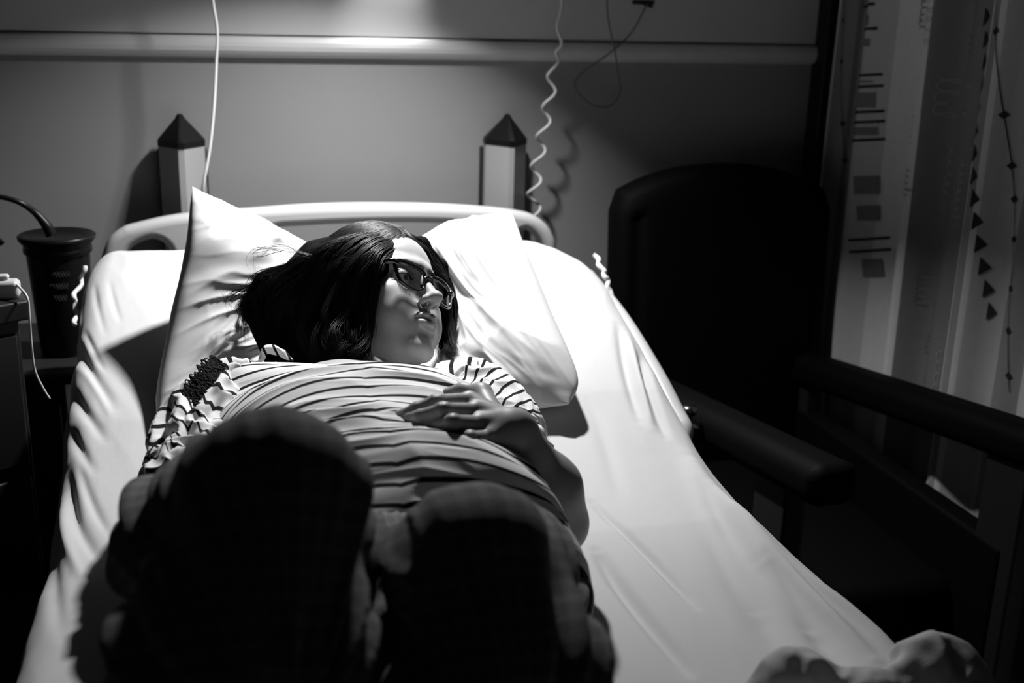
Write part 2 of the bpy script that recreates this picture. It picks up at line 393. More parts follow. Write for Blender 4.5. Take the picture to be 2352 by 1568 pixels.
# headboard: outline with three openings, filled and bevelled
def headboard():
    cu = bpy.data.curves.new('tmp', 'CURVE'); cu.dimensions = '2D'; cu.fill_mode = 'BOTH'; cu.extrude = .006; cu.bevel_depth = .016; cu.bevel_resolution = 5
    Y = 2.3
    def loop(pts, n=12):
        P = A([aY(px, py, Y)[[0, 2]] for px, py in pts]); m = len(P)
        Q = []
        for i in range(m):
            a, b, c, d = P[i-1], P[i], P[(i+1) % m], P[(i+2) % m]
            for t in np.linspace(0, 1, n, endpoint=False): Q.append(.5*((2*b)+(-a+c)*t+(2*a-5*b+4*c-d)*t**2+(-a+3*b-3*c+d)*t**3))
        sp = cu.splines.new('POLY'); sp.points.add(len(Q)-1); sp.use_cyclic_u = True
        for p, q in zip(sp.points, Q): p.co = (q[0], q[1], 0, 1)
    g = 17
    loop([(253, 720), (252, 610), (257, 580), (269, 556), (289, 540), (314, 531), (420, 492+g), (600, 477+g), (720, 469+g), (850, 466+g), (1000, 468+g), (1130, 476+g), (1190, 501), (1217, 509), (1237, 523), (1250, 542), (1257, 566), (1258, 620), (1248, 900), (250+g, 960)])
    loop([(283-g, 900), (283-g, 640), (285-g, 590), (303-g*.6, 562-g*.7), (345, 545-g), (380+g*.5, 553-g*.7), (396+g, 580), (399+g, 640), (402+g, 900), (340, 905)])
    loop([(600-g, 890), (600-g, 600), (604-g, 545), (625-g*.4, 524-g), (700, 515-g), (850, 509-g), (980, 509-g), (1062, 514-g), (1084+g*.6, 520-g*.6), (1096+g, 545), (1098+g, 600), (1094+g, 890), (850, 900)])
    loop([(1176-g, 860), (1178-g, 600), (1178-g, 548), (1186-g*.5, 530-g*.6), (1206, 526-g), (1226+g*.5, 536-g*.6), (1238+g, 560), (1242+g, 610), (1236+g, 860), (1205, 865)])
    ob = bpy.data.objects.new('tmp', cu); COL.objects.link(ob)
    dg = bpy.context.evaluated_depsgraph_get(); me = bpy.data.meshes.new_from_object(ob.evaluated_get(dg))
    V = np.zeros(len(me.vertices)*3); me.vertices.foreach_get('co', V); V = V.reshape(-1, 3)
    F = [list(p.vertices) for p in me.polygons]
    W = np.stack([V[:, 0], Y-V[:, 2], V[:, 1]], 1)
    bpy.data.objects.remove(ob); bpy.data.curves.remove(cu); bpy.data.meshes.remove(me)
    o = mesh('headboard', W, F, M['plastic'], bed)
    md = o.modifiers.new('split', 'EDGE_SPLIT'); md.split_angle = math.radians(50)
headboard()
MB().box((XL+.03, .1, .55), (XL+.09, 2.28, .63), .01).box((XR-.09, .1, .55), (XR-.03, 2.28, .63), .01).box((XL+.09, 2.2, .55), (XR-.09, 2.26, .63), .01).box((XL+.09, .1, .55), (XR-.09, .16, .63), .01).build('bed_frame', M['steel'], bed)
for x in (XL+.06, XR-.06):
    for y in (.2, 2.15):
        lg = MB().box((x-.025, y-.025, .14), (x+.025, y+.025, .56), .008).build('leg', M['steel'], bed)
        V, F = lathe([(.02, -.02), (.06, -.02), (.065, 0), (.06, .02), (.02, .02)], (0, 0, 0), 20)
        V = np.stack([x+V[:, 2], y+V[:, 0], .066+V[:, 1]], 1); mesh('caster', V, F, M['cap'], lg)
# pale rounded rim of the raised backrest showing beside the sheet
V, F = tube([A([XR-.02, 2.0, 1.0]), A([XR-.004, 1.85, .957]), aX(1503, 862, .702), aX(1548, 952, .704), aX(1566, 990, .702), A([.69, 1.53, .83])], [.016, .017, .018, .019, .019, .010], 14, 40)
tag(mesh('backrest_rim', V, F, M['plastic'], bed), 'smooth cream rim')
# mattress with its fitted sheet
def ridge(X, Y, pts, w, h):
    """long soft crease through top-view points"""
    P = crom(pts, 24); d = np.full(X.shape, 9.); s = np.zeros(X.shape)
    for i in range(len(P)-1):
        a, b = P[i], P[i+1]; ba = b-a; t = np.clip(((X-a[0])*ba[0]+(Y-a[1])*ba[1])/(ba@ba), 0, 1)
        q = np.hypot(X-a[0]-t*ba[0], Y-a[1]-t*ba[1]); m = q < d; d = np.where(m, q, d); s = np.where(m, (i+t)/(len(P)-1), s)
    tp = np.sin(np.pi*np.clip(s, 0.02, .98))**.6
    return h*tp*np.exp(-(d/w)**2)
def topP(px, py):
    for Z in np.linspace(1.07, .84, 100):
        p = aZ(px, py, Z)
        if p[2] >= topz(p[1])-1e-9 and aZ(px, py, Z-.0024)[2] < topz(aZ(px, py, Z-.0024)[1]): return p[:2]
    return aZ(px, py, .852)[:2]
def mattress():
    ny, nx = 420, 460
    y = np.linspace(.12, YH, ny)
    # section parameter: bottom left -> side -> rounded edge -> top -> side -> bottom right
    r = .045; H = .15
    s = np.linspace(0, 1, nx); W = XR-XL
    segs = [(0, .10), (.10, .16), (.16, .84), (.84, .90), (.90, 1)]
    X = np.zeros(nx); D = np.zeros(nx)
    t = s/.10; m = s < .10; X[m] = XL+.0; D[m] = -(H-t[m]*(H-r))
    m = (s >= .10) & (s < .16); a = (s[m]-.10)/.06*math.pi/2; X[m] = XL+r-r*np.cos(a); D[m] = -r+r*np.sin(a)
    m = (s >= .16) & (s <= .84); X[m] = XL+r+(W-2*r)*(s[m]-.16)/.68; D[m] = 0
    m = (s > .84) & (s <= .90); a = (s[m]-.84)/.06*math.pi/2; X[m] = XR-r+r*np.sin(a); D[m] = -r+r*np.cos(a)
    m = s > .90; X[m] = XR; D[m] = -r-(s[m]-.90)/.10*(H-r)
    XX, YY = np.meshgrid(X, y, indexing='ij'); Z = topz(YY)+D[:, None]
    # head end rounds over
    e = np.clip((YY-(YH-.045))/.045, 0, 1); Z = Z-.045*(1-np.sqrt(np.clip(1-e**2, 0, 1)))*1.0
    G = np.stack([XX, YY, Z], -1)
    # sheet stretched to the foot flares outward past the bend
    fl = smooth(1.5-YY, 0, .5); side = smooth(XX, .55, .70)
    G[..., 0] += .02*fl*side*smooth(-D[:, None], .0, .12)
    # soft crown, corner rounding in plan
    cr = smooth(YY, YH-.16, YH)**2
    G[..., 0] += -cr*.05*smooth(XX, .45, .70)+cr*.015*(1-smooth(XX, XL, XL+.1))
    G[..., 2] += -.018*smooth(XX, .60, .70)*smooth(YY, 1.90, 2.09)
    x, yy = XX, YY; h = np.zeros_like(XX)
    # right side creases running from the bend toward the foot
    for a, b, c_, w_, q in [
        ((1600, 1060), (1700, 1220), (1860, 1440), .012, .006), ((1640, 1120), (1780, 1290), (2010, 1510), .010, .006),
        ((1580, 1040), (1640, 1200), (1740, 1400), .014, .004), ((1700, 1190), (1850, 1330), (2100, 1500), .008, .005),
        ((1360, 1150), (1480, 1260), (1600, 1390), .006, -.0035), ((1370, 1260), (1440, 1360), (1600, 1560), .010, -.005),
        ((1610, 1090), (1680, 1290), (1800, 1500), .018, -.004), ((1750, 1300), (1850, 1420), (1950, 1540), .014, -.004),
        ((1420, 740), (1440, 850), (1470, 960), .008, -.004), ((1470, 800), (1490, 880), (1530, 1000), .007, -.004), ((1440, 760), (1466, 860), (1500, 980), .006, .003),
        ((1345, 900), (1390, 1010), (1430, 1150), .012, -.0015)]:
        h += ridge(x, yy, [topP(*a), topP(*b), topP(*c_)], w_, q*2.6)
    # left side pull folds, head end
    for a, b, c_, w_, q in [
        ((165, 745), (200, 830), (262, 930), .010, -.008), ((172, 800), (215, 880), (255, 960), .006, .004), ((160, 860), (190, 930), (240, 1010), .009, -.007),
        ((215, 640), (222, 690), (240, 760), .006, -.003), ((250, 640), (262, 690), (275, 730), .006, -.003), ((155, 950), (178, 1010), (215, 1080), .008, -.006), ((190, 740), (215, 800), (240, 850), .005, -.004),
        ((150, 1050), (170, 1180), (230, 1290), .010, -.009), ((140, 1110), (150, 1230), (190, 1330), .008, .006), ((110, 1210), (120, 1330), (140, 1460), .012, -.006),
        ((180, 1060), (210, 1150), (250, 1230), .007, -.005)]:
        h += ridge(x, yy, [topP(*a), topP(*b), topP(*c_)], w_*.75, q*.9)
    wr = smooth(np.abs(XX-.24), .25, .46)
    h += .0016*fbm(np.stack([XX*9+YY*3, YY*2.5, 0*XX], -1), 3)*(.4+wr)+.0006*fbm(np.stack([XX*40, YY*14, 0*XX], -1), 5)*(.3+wr)
    lm = (1-smooth(XX, -.22, .02))*smooth(YY, .3, 1.0)
    h += lm*.0030*((1-np.abs(noise(np.stack([XX*26+YY*11, YY*4-XX*3, 0*XX], -1), 71)))-.6)*(.6+.4*noise(np.stack([XX*5, YY*5, 0*XX], -1), 72))
    rm = smooth(XX, .42, .66)
    h += rm*.0018*((1-np.abs(noise(np.stack([XX*20-YY*8, YY*2.5+XX*3, 0*XX], -1), 73)))-.6)
    # side wall pleats
    sw = smooth(-np.broadcast_to(D[:, None], XX.shape), .005, .08)
    h += sw*.006*np.sin(YY*55+3*fbm(np.stack([YY*3, XX*0, XX*0+Z*4], -1), 9))*smooth(np.abs(fbm(np.stack([YY*2, XX, XX*0], -1), 11)), .05, .6)
    N = grid_normals(G);  N = np.where(N[..., 2:3].mean() < 0, -N, N)
    G = G+N*h[..., None]
    F = grid_faces(nx, ny)
    V = G.reshape(-1, 3)
    # head-end apron
    end = G[:, -1]; dn = end.copy(); dn[:, 2] = np.minimum(end[:, 2], topz(YH)-.045)-.10; dn[:, 1] += .004
    k = len(V); V = np.vstack([V, dn]); F = list(map(list, F))
    for i in range(nx-1): F.append([i*ny+ny-1, (i+1)*ny+ny-1, k+i+1, k+i])
    # underside
    F.append([i*ny for i in range(nx)]);
    o = mesh('mattress', V, F, M['sheet'], bed)
    tag(o, 'mattress under a pale creased fitted sheet')
    return o
mt = mattress()
# gathered elastic hem at the two head corners
def gather(name, pts, seed, r=.006):
    n = 160; P = crom(pts, n); t = np.linspace(0, 1, n); rr = random.Random(seed); ph = rr.random()*6
    P[:, 0] += .0025*np.sin(t*24+ph); P[:, 1] += .002*np.cos(t*31+ph)
    V, F = tube(P, r*(.75+.25*np.abs(np.sin(t*22+ph))), 10); return mesh(name, V, F, M['ruffle'], mt)
gather('elastic_hem', [aX(192, 612, -.222), aX(186, 650, -.228), aX(170, 684, -.236), aX(176, 716, -.232), aX(172, 745, -.226)], 1, .0045)
gather('elastic_hem', [aX(1366, 585, .690), aX(1384, 620, .695), aX(1396, 650, .70), aX(1404, 690, .70)], 2, .005)

# ------------------------------------------------------------ pillow
PIL = [  # rows from its top edge to its bottom edge, each (px, py, Y)
    [(442, 428, 1.845), (530, 476, 1.880), (640, 532, 1.91), (745, 582, 1.95), (850, 622, 1.94), (940, 562, 1.94), (1040, 522, 1.93), (1110, 498, 1.90), (1174, 484, 1.86)],
    [(432, 560, 1.780), (520, 590, 1.81), (630, 620, 1.87), (745, 650, 1.91), (860, 690, 1.91), (960, 640, 1.90), (1050, 600, 1.87), (1130, 580, 1.83), (1205, 565, 1.80)],
    [(398, 740, 1.695), (480, 740, 1.74), (600, 750, 1.80), (730, 790, 1.83), (860, 810, 1.83), (980, 780, 1.81), (1080, 740, 1.78), (1170, 720, 1.74), (1262, 705, 1.70)],
    [(370, 900, 1.61), (440, 890, 1.65), (570, 900, 1.69), (720, 910, 1.70), (860, 915, 1.70), (990, 900, 1.69), (1100, 870, 1.66), (1200, 850, 1.62), (1326, 860, 1.57)],
    [(360, 1024, 1.535), (430, 1000, 1.56), (560, 985, 1.57), (720, 975, 1.585), (860, 970, 1.585), (1000, 965, 1.57), (1110, 945, 1.56), (1210, 932, 1.55), (1308, 928, 1.53)]]
def pillow():
    C = A([[aY(*q) for q in row] for row in PIL]); nv, nu = 200, 260
    R = crom_open(C, np.linspace(0, 4, nv)); R = crom_open(np.swapaxes(R, 0, 1), np.linspace(0, 8, nu)) # nu,nv,3
    u = np.linspace(-1, 1, nu)[:, None]; v = np.linspace(-1, 1, nv)[None]
    ed = np.clip(1-np.abs(u)**2.6, 0, 1)*np.clip(1-np.abs(v)**2.6, 0, 1)
    T = np.sqrt(ed)
    # sides pinch in between the corners
    N = grid_normals(R); N *= -np.sign((N@(CF)).mean())
    P = R
    dn = 1-.72*np.exp(-((u+.02)/.40)**2-((v-.05)/.75)**2)     # pressed by the head
    Q = np.stack([u*3+0*v, v*3+0*u, 0*u*v], -1)
    wr = fbm(Q*A([.8, .8, 1]), 21, 3)
    q = lambda a, b, sd: fbm(np.stack([a+0*u*v, b+0*u*v, 0*u*v], -1), sd, 2)
    Tu = np.sqrt(np.clip(1-np.abs(u)**2.0, 0, 1)); Tv = np.sqrt(np.clip(1-np.abs(v)**2.0, 0, 1)); front = (.012+.036*Tu+.042*Tv)*T*dn
    # long soft pull folds fanning from the raised corners, crossing the wings downward
    lf = np.exp(-((u+.62)/.42)**2); rt = np.exp(-((u-.62)/.42)**2)
    def ridged(x): return (1-np.abs(x))**2-.35
    fl = lf*(.020*ridged(q((u*1.9+v*.9), (v*.7-u*.5), 41))+.007*ridged(q(u*4+v*2.2, v*1.1, 43)))
    fr_ = rt*(.017*ridged(q((u*3.4-v*.7), (v*.8+u*.3), 45))+.007*ridged(q(u*7-v*1.8, v*1.2, 47)))
    thin = .0045*T*(rt*ridged(q(u*15-v*4.5, v*1.3+u*.6, 53))+lf*ridged(q(u*9+v*6, v*1.6-u*2, 55)))
    fl = fl+lf*.010*ridged(q(u*3.6+v*2.6, v*1.9-u*1.5, 57))+lf*.007*ridged(q(u*3+v*6.5, v*2.0-u*2.2, 59))
    bot = thin+.010*np.exp(-((v-.95)/.35)**2)*ridged(q(u*7, v*2.2-u*2, 49))+.005*np.exp(-((v+1)/.3)**2)*ridged(q(u*6, v*2, 51))
    fold = (fl+fr_+bot+.006*wr)*(T**.5)
    Fr = P+N*(front+fold)[..., None]; Bk = P-N*((.072*T*(.55+.45*dn))+.3*fold)[..., None]
    V = np.vstack([Fr.reshape(-1, 3), Bk.reshape(-1, 3)])
    F1 = grid_faces(nu, nv); F2 = grid_faces(nu, nv, flip=True)+nu*nv
    nn = V[F1[:, 1]]-V[F1[:, 0]]
    o = mesh('pillow', V, np.vstack([F1, F2]), M['pillow'], loc=(.2, 1.6, .9))
    import bmesh
    bm = bmesh.new(); bm.from_mesh(o.data); bmesh.ops.remove_doubles(bm, verts=bm.verts, dist=1e-5); bmesh.ops.recalc_face_normals(bm, faces=bm.faces); bm.to_mesh(o.data); bm.free()
    o.data.polygons.foreach_set('use_smooth', [True]*len(o.data.polygons))
    tag(o, 'large white wrinkled pillow propped behind the head of the lying person', 'pillow')
pillow()
# ------------------------------------------------------------ the person: one continuous skin
HC = aY(864, 692, 1.63)                      # middle of the skull, at eye height
_f = nrm(.80*CR+.33*CU-.50*CF)               # where the face looks
_u = -.13*CR+.86*CU+.49*CF; _u = nrm(_u-_f*(_u@_f))
_x = np.cross(_f, _u)
HM = np.stack([_x, _f, _u], 1)*1.0            # head axes as columns: her right, forward, crown
HS = 1.0
def hw(p): return HC+(A(p, float)*HS)@HM.T     # head -> world
def wh(p): return ((A(p, float)-HC)@HM)/HS
NB = aY(838, 800, 1.53)+A([0, .0, -.035])     # base of the neck
def build_head():
    v = Vol((-.10, -.13, -.26), (.10, .14, .14), .00145)
    v.ell((0, -.015, .035), (.074, .094, .082), .01)
    v.ell((0, .030, .030), (.062, .060, .062), .02)
    v.ell((0, .030, -.035), (.061, .058, .075), .02)
    for s in (-1, 1):
        v.cap((s*.050, -.005, -.066), (s*.014, .074, -.108), .017, .013, .02)
        v.cap((s*.056, -.005, -.03), (s*.050, -.005, -.066), .018, .017, .02)
        v.ell((s*.044, .058, -.028), (.021, .020, .017), .018)
        v.ell((s*.033, .062, -.060), (.026, .024, .030), .022)
        v.cap((s*.010, .088, .019), (s*.043, .072, .017), .009, .008, .014)
    v.ell((0, .040, -.085), (.040, .045, .028), .02)
    v.ell((0, .080, -.110), (.017, .014, .0145), .016)
    v.ell((0, .078, -.074), (.025, .019, .022), .016)
    # eye hollows
    for s in (-1, 1): v.ell((s*.031, .093, -.001), (.0165, .012, .0115), .010, 's')
    # nose
    v.cap((0, .087, .006), (0, .1085, -.036), .0075, .0088, .009)
    v.ell((0, .1135, -.0385), (.0098, .0100, .0088), .006)
    for s in (-1, 1): v.ell((s*.0112, .1010, -.0420), (.0054, .0082, .0060), .009)
    v.cap((0, .113, -.046), (0, .094, -.052), .0035, .004, .005)
    for s in (-1, 1): v.cap((s*.0062, .1075, -.0505), (s*.0068, .1010, -.0440), .0036, .0030, .0025, 's')
    # lips
    for s in (-1, 1):
        v.chain([(0, .0975, -.0655), (s*.007, .0975, -.0640), (s*.016, .0920, -.0675), (s*.0245, .0840, -.0712)], [.0050, .0058, .0046, .0018], .003)
        v.chain([(0, .0968, -.0775), (s*.010, .0950, -.0772), (s*.0235, .0845, -.0725)], [.0076, .0066, .0022], .003)
    for s in (-1, 1): v.chain([(0, .1040, -.0713), (s*.012, .0990, -.0708), (s*.023, .0880, -.0718)], [.0022, .0020, .0008], .0018, 's')
    v.cap((0, .106, -.0555), (0, .1015, -.060), .0022, .0026, .004, 's')
    v.cap((-.012, .0975, -.0895), (.012, .0975, -.0895), .0035, .0035, .008, 's')
    # lids over the eyeballs
    for s in (-1, 1):
        v.ell((s*.031, .0735, -.002), (.0142, .0138, .0136), .004)
        v.ell((s*.031, .0890, -.0072), (.0120, .009, .0012), .0016, 's')
    # ear
    for s in (-1, 1):
        v.ell((s*.076, -.012, -.012), (.006, .017, .030), .006); v.ell((s*.083, -.008, -.008), (.005, .010, .018), .003, 's')
    # neck
    nb = wh(NB); v.cap((0, -.022, -.05), nb, .050, .056, .030)
    V, F = v.surf(2)
    P = V
    tone = np.ones(len(V))
    dl = np.full(len(P), 9.)
    for s in (-1, 1):
        for C, R in (([(0, .0975, -.0655), (s*.007, .0975, -.0640), (s*.016, .0920, -.0675), (s*.0245, .0840, -.0712)], [.0052, .0058, .0044, .0016]), ([(0, .0968, -.0775), (s*.010, .0950, -.0772), (s*.0235, .0845, -.0725)], [.0074, .0066, .0020])):
            for k in range(len(C)-1):
                a, b = A(C[k]), A(C[k+1]); ba = b-a; t = np.clip((P-a)@ba/(ba@ba), 0, 1); dl = np.minimum(dl, np.linalg.norm(P-a-t[:, None]*ba, axis=1)-(R[k]*(1-t)+R[k+1]*t))
    tone = tone*(1-.40*(1-smooth(dl, -.0004, .0008)))
    for s in (-1, 1):  # eyebrows keep their own darker hair; skin under them a little darker
        pass
    tone = tone*(1+.04*fbm(P*120, 4, 2))
    return V, F, tone
NB_dir = None
# joints of the body; her left arm is the one bent over the belly
SHL, ELB, WRI = A([.338, 1.405, .965]), aY(1272, 1200, 1.125), aZ(1168, 985, 1.056)
SHR, ELR, WRR = A([-.015, 1.42, .965]), aY(408, 1175, 1.19), aY(430, 1330, 1.04)
HIP = A([.14, .96, .955])
KNL, KNR = aY(1092, 1300, .79), aY(632, 1150, .775)        # left knee, right knee
ANL, ANR = A([.27, .66, .895]), A([.06, .66, .895])
def finger(v, pts, r, k=.002):
    v.chain(pts, r, k)
FING = [ # index, middle, ring, little: knuckle, middle joint, end joint, tip, each (px, py, z)
    ([(1078, 921, 1.077), (1003, 924, 1.085), (958, 939, 1.078), (927, 951, 1.071)], [.0098, .0085, .0077, .0062]),
    ([(1092, 945, 1.075), (1018, 943, 1.085), (966, 957, 1.075), (929, 962, 1.067)], [.0098, .0087, .0079, .0064]),
    ([(1100, 974, 1.068), (1040, 970, 1.079), (992, 977, 1.068), (955, 981, 1.061)], [.0096, .0084, .0076, .0062]),
    ([(1124, 1006, 1.057), (1078, 1006, 1.065), (1050, 1009, 1.057), (1028, 1011, 1.052)], [.0088, .0076, .0068, .0056])]
def build_hand():
    pts = [ELB, WRI]+[aZ(*p) for f, r in FING for p in f]
    P = A(pts+[SHL]); lo = P.min(0)-.07; hi = P.max(0)+.07
    v = Vol(lo, hi, .0017)
    k = .012
    mid = (ELB+WRI)/2
    v.chain([SHL, (SHL+ELB)/2+A([.004, 0, .0]), ELB], [.047, .041, .036], .02)
    m1 = ELB*.68+WRI*.32+A([.004, 0, .004]); m2 = ELB*.25+WRI*.75
    v.chain([ELB, m1, m2, WRI], [.036, .041, .0285, .0225], .018)
    v.cap(WRI+A([.012, .0, .0]), WRI-A([.012, .0, .0])*.2, .019, .019, .012)
    K = [aZ(*f[0]) for f, r in FING]
    for i, q in enumerate(K):
        b = WRI+(K[i]-WRI)*.12+A([0, (1.5-i)*.006, 0])
        v.cap(b+A([0, 0, -.003]), q+A([0, 0, -.003]), .0165, .0108, .010)
    for i in range(3): v.cap(K[i]+A([0, 0, -.004]), K[i+1]+A([0, 0, -.004]), .0095, .0095, .006)
    for i in range(4): # tendon ridges on the back of the hand
        v.cap(K[i]+A([0, 0, .002]), WRI*.6+K[i]*.4+A([0, 0, .004]), .0098, .012, .006)
    for f, r in FING:
        q = [aZ(*p) for p in f]; v.chain(q, r, .0016)
        v.ell(q[1]+A([0, 0, .0012]), (r[1]*1.07,)*3, .003); v.ell(q[2], (r[2]*1.05,)*3, .0025)
        for j in (-1, 0, 1): # knuckle creases
            c = q[1]+A([j*.003, 0, r[1]*1.12]); v.cap(c-A([0, .004, 0]), c+A([0, .004, 0]), .0007, .0007, .0012, 's')
    # thumb leaves the side of the palm near the wrist and lies along the chest behind the index finger
    T = [WRI+(K[0]-WRI)*.18+A([0, .014, -.008]), aZ(1106, 905, 1.066), aZ(1062, 900, 1.064), aZ(1030, 905, 1.060)]
    v.chain(T, [.0155, .0125, .0105, .0082], .006)
    V, F = v.surf(2)
    tone = np.ones(len(V))*.85*(1+.05*fbm(V*150, 6, 2))  # same skin as the face, toned down here to stand in for shade
    return V, F, tone
def build_body():
    v = Vol((-.30, .22, .80), (.56, 1.66, 1.32), .0045)
    cx = .150
    v.ell((cx+.01, 1.36, .965), (.165, .13, .078), .03)
    v.ell((cx, 1.20, .955), (.150, .17, .088), .04)
    v.ell((cx, 1.08, .955), (.150, .14, .092), .04)
    v.ell((cx, .95, .930), (.165, .11, .078), .04)
    for s in (-1, 1): v.ell((cx+.012+s*.075, 1.33, 1.010), (.062, .06, .045), .03)
    v.cap(SHR, A([cx, 1.45, .97]), .052, .055, .03); v.cap(SHL, A([cx, 1.45, .97]), .050, .055, .03)
    v.cap(NB, A([cx+.03, 1.44, .950]), .052, .052, .02)
    v.chain([SHR, ELR, WRR], [.050, .038, .024], .02)
    h = WRR+A([.012, -.07, .0]); v.cap(WRR, h, .024, .02, .01)
    for q in range(4): v.chain([h+A([-.02+.016*q, 0, 0]), h+A([-.022+.017*q, -.04, 0]), h+A([-.022+.017*q, -.075, -.012])], [.0095, .0085, .0070], .004)
    v.chain([WRR+A([.02, -.02, .004]), WRR+A([.045, -.05, .006]), WRR+A([.052, -.08, 0])], [.012, .011, .009], .004)
    for s, K, Q in ((-1, KNR, ANR), (1, KNL, ANL)):
        hip = A([cx+s*.085, .95, .95]); v.cap(hip, K, .064, .046, .02); v.cap(K, Q, .046, .032, .02)
        v.chain([Q, Q+A([0, -.02, -.03]), Q+A([0, -.11, -.025])], [.034, .034, .022], .02)
    V, F = v.surf(2); return V, F, np.ones(len(V))
hV, hF, hT = build_head(); hL = hV.copy(); hV = hw(hV)
def face_y(x, z):
    m = (np.abs(hL[:, 0]-x) < .0022)&(np.abs(hL[:, 2]-z) < .0022); return hL[m, 1].max() if m.any() else .08
aV, aF, aT = build_hand(); bV, bF, bT = build_body()
person = mesh('person', np.vstack([hV, aV, bV]), np.vstack([hF, aF+len(hV), bF+len(hV)+len(aV)]), M['skin'], attrs={'tone': np.concatenate([hT, aT, bT])}, loc=(.14, 1.0, .86))
tag(person, 'person in striped shirt and glasses lying on the bed, knees raised, hand on belly', 'person')
# fingernails
def nails():
    for f, r in FING:
        q = [aZ(*p) for p in f]; d = nrm(q[3]-q[2]); c = q[3]+d*r[3]*.25; up = nrm(A([0, -.25, 1.])-d*(A([0, -.25, 1.])@d)); sd = np.cross(d, up)
        n = 9; G = np.zeros((n, n, 3))
        for i, a in enumerate(np.linspace(-1, 1, n)):
            for j, b in enumerate(np.linspace(-1, 1, n)):
                w_ = r[3]*.78*math.sqrt(max(0, 1-(.75*b)**2)) if b > 0 else r[3]*.78
                G[i, j] = c+d*b*.0052+sd*a*w_+up*(r[3]*1.02*math.sqrt(1-(.72*a)**2)+.0003)
        V = G.reshape(-1, 3); V = np.vstack([V, V-up*.0012])
        F = np.vstack([grid_faces(n, n, flip=True), grid_faces(n, n)+n*n])
        mesh('fingernail', V, F, M['nail'], person)
nails()
# ---- eyes, lashes, brows
def ball(c, r, n=24):
    th = np.linspace(0, math.pi, n//2+1); V, F = lathe([(max(r*math.sin(t), 1e-5), r-r*math.cos(t)) for t in th], (0, 0, 0), n)
    return V-A([0, 0, r]), F
for s in (1, -1):
    V, F = ball(0, .0122); e = mesh('eye', hw(V+A([s*.031, .0742, -.003])), F, M['eyew'], person)
    # iris: a domed disc looking forward and down
    d = nrm(A([-.10, 1, -.30])); a = nrm(np.cross(d, (0, 0, 1))); b = np.cross(a, d); c = A([s*.031, .0742, -.003])
    th = np.arange(24)*2*math.pi/24; V = [c+d*.01275]
    for rr, hh in ((.003, .0126), (.0056, .0111)): V += [c+d*hh+rr*(a*math.cos(t)+b*math.sin(t)) for t in th]
    F = [[0, 1+i, 1+(i+1) % 24] for i in range(24)]+[[1+i, 25+i, 25+(i+1) % 24, 1+(i+1) % 24] for i in range(24)]
    mesh('iris', hw(A(V)), F, M['iris'], e)
    mb = MB(); rr = random.Random(3)
    for i in range(46): # upper lashes
        t = -1+2*i/45; x = s*.031+t*.0125; y = .0742+.0145*math.sqrt(max(.1, 1-(t*.86)**2)); z = -.0045+.0008*(1-t*t)
        L = .0065+.002*rr.random(); k = t*.35+rr.uniform(-.08, .08)
        mb.tube([hw((x, y-.001, z)), hw((x+k*L*.5, y+L*.55, z-.0014)), hw((x+k*L, y+L, z-.0006))], [.00032, .00024, .00008], 4, 5, cap=False)
    P = [hw((s*.031+t*.0130, .0742+.0142*math.sqrt(max(.1, 1-(t*.86)**2)), -.0046+.0010*(1-t*t))) for t in np.linspace(-1, 1, 12)]
    mb.tube(P, .00075, 6, 30)
    mb.build('eyelashes', M['lash'], person)
    mb = MB()
    for i in range(170): # eyebrow hairs
        t = rr.random(); x = s*(.012+.038*t); arch = .0225+.0045*math.sin(math.pi*min(1, t*1.1))-.004*max(0, t-.6)
        wd = .0026*(1-.55*t); z = arch-.0105+rr.uniform(-wd, wd)
        p = [(x, z), (x+s*.004, z+.0012), (x+s*.008, z+.0012)]
        mb.tube([hw((a, face_y(a, b)+h_, b)) for (a, b), h_ in zip(p, (-.0003, .0008, .0003))], [.0003, .00028, .0001], 4, 4, cap=False)
    mb.build('eyebrow', M['lash'], person)
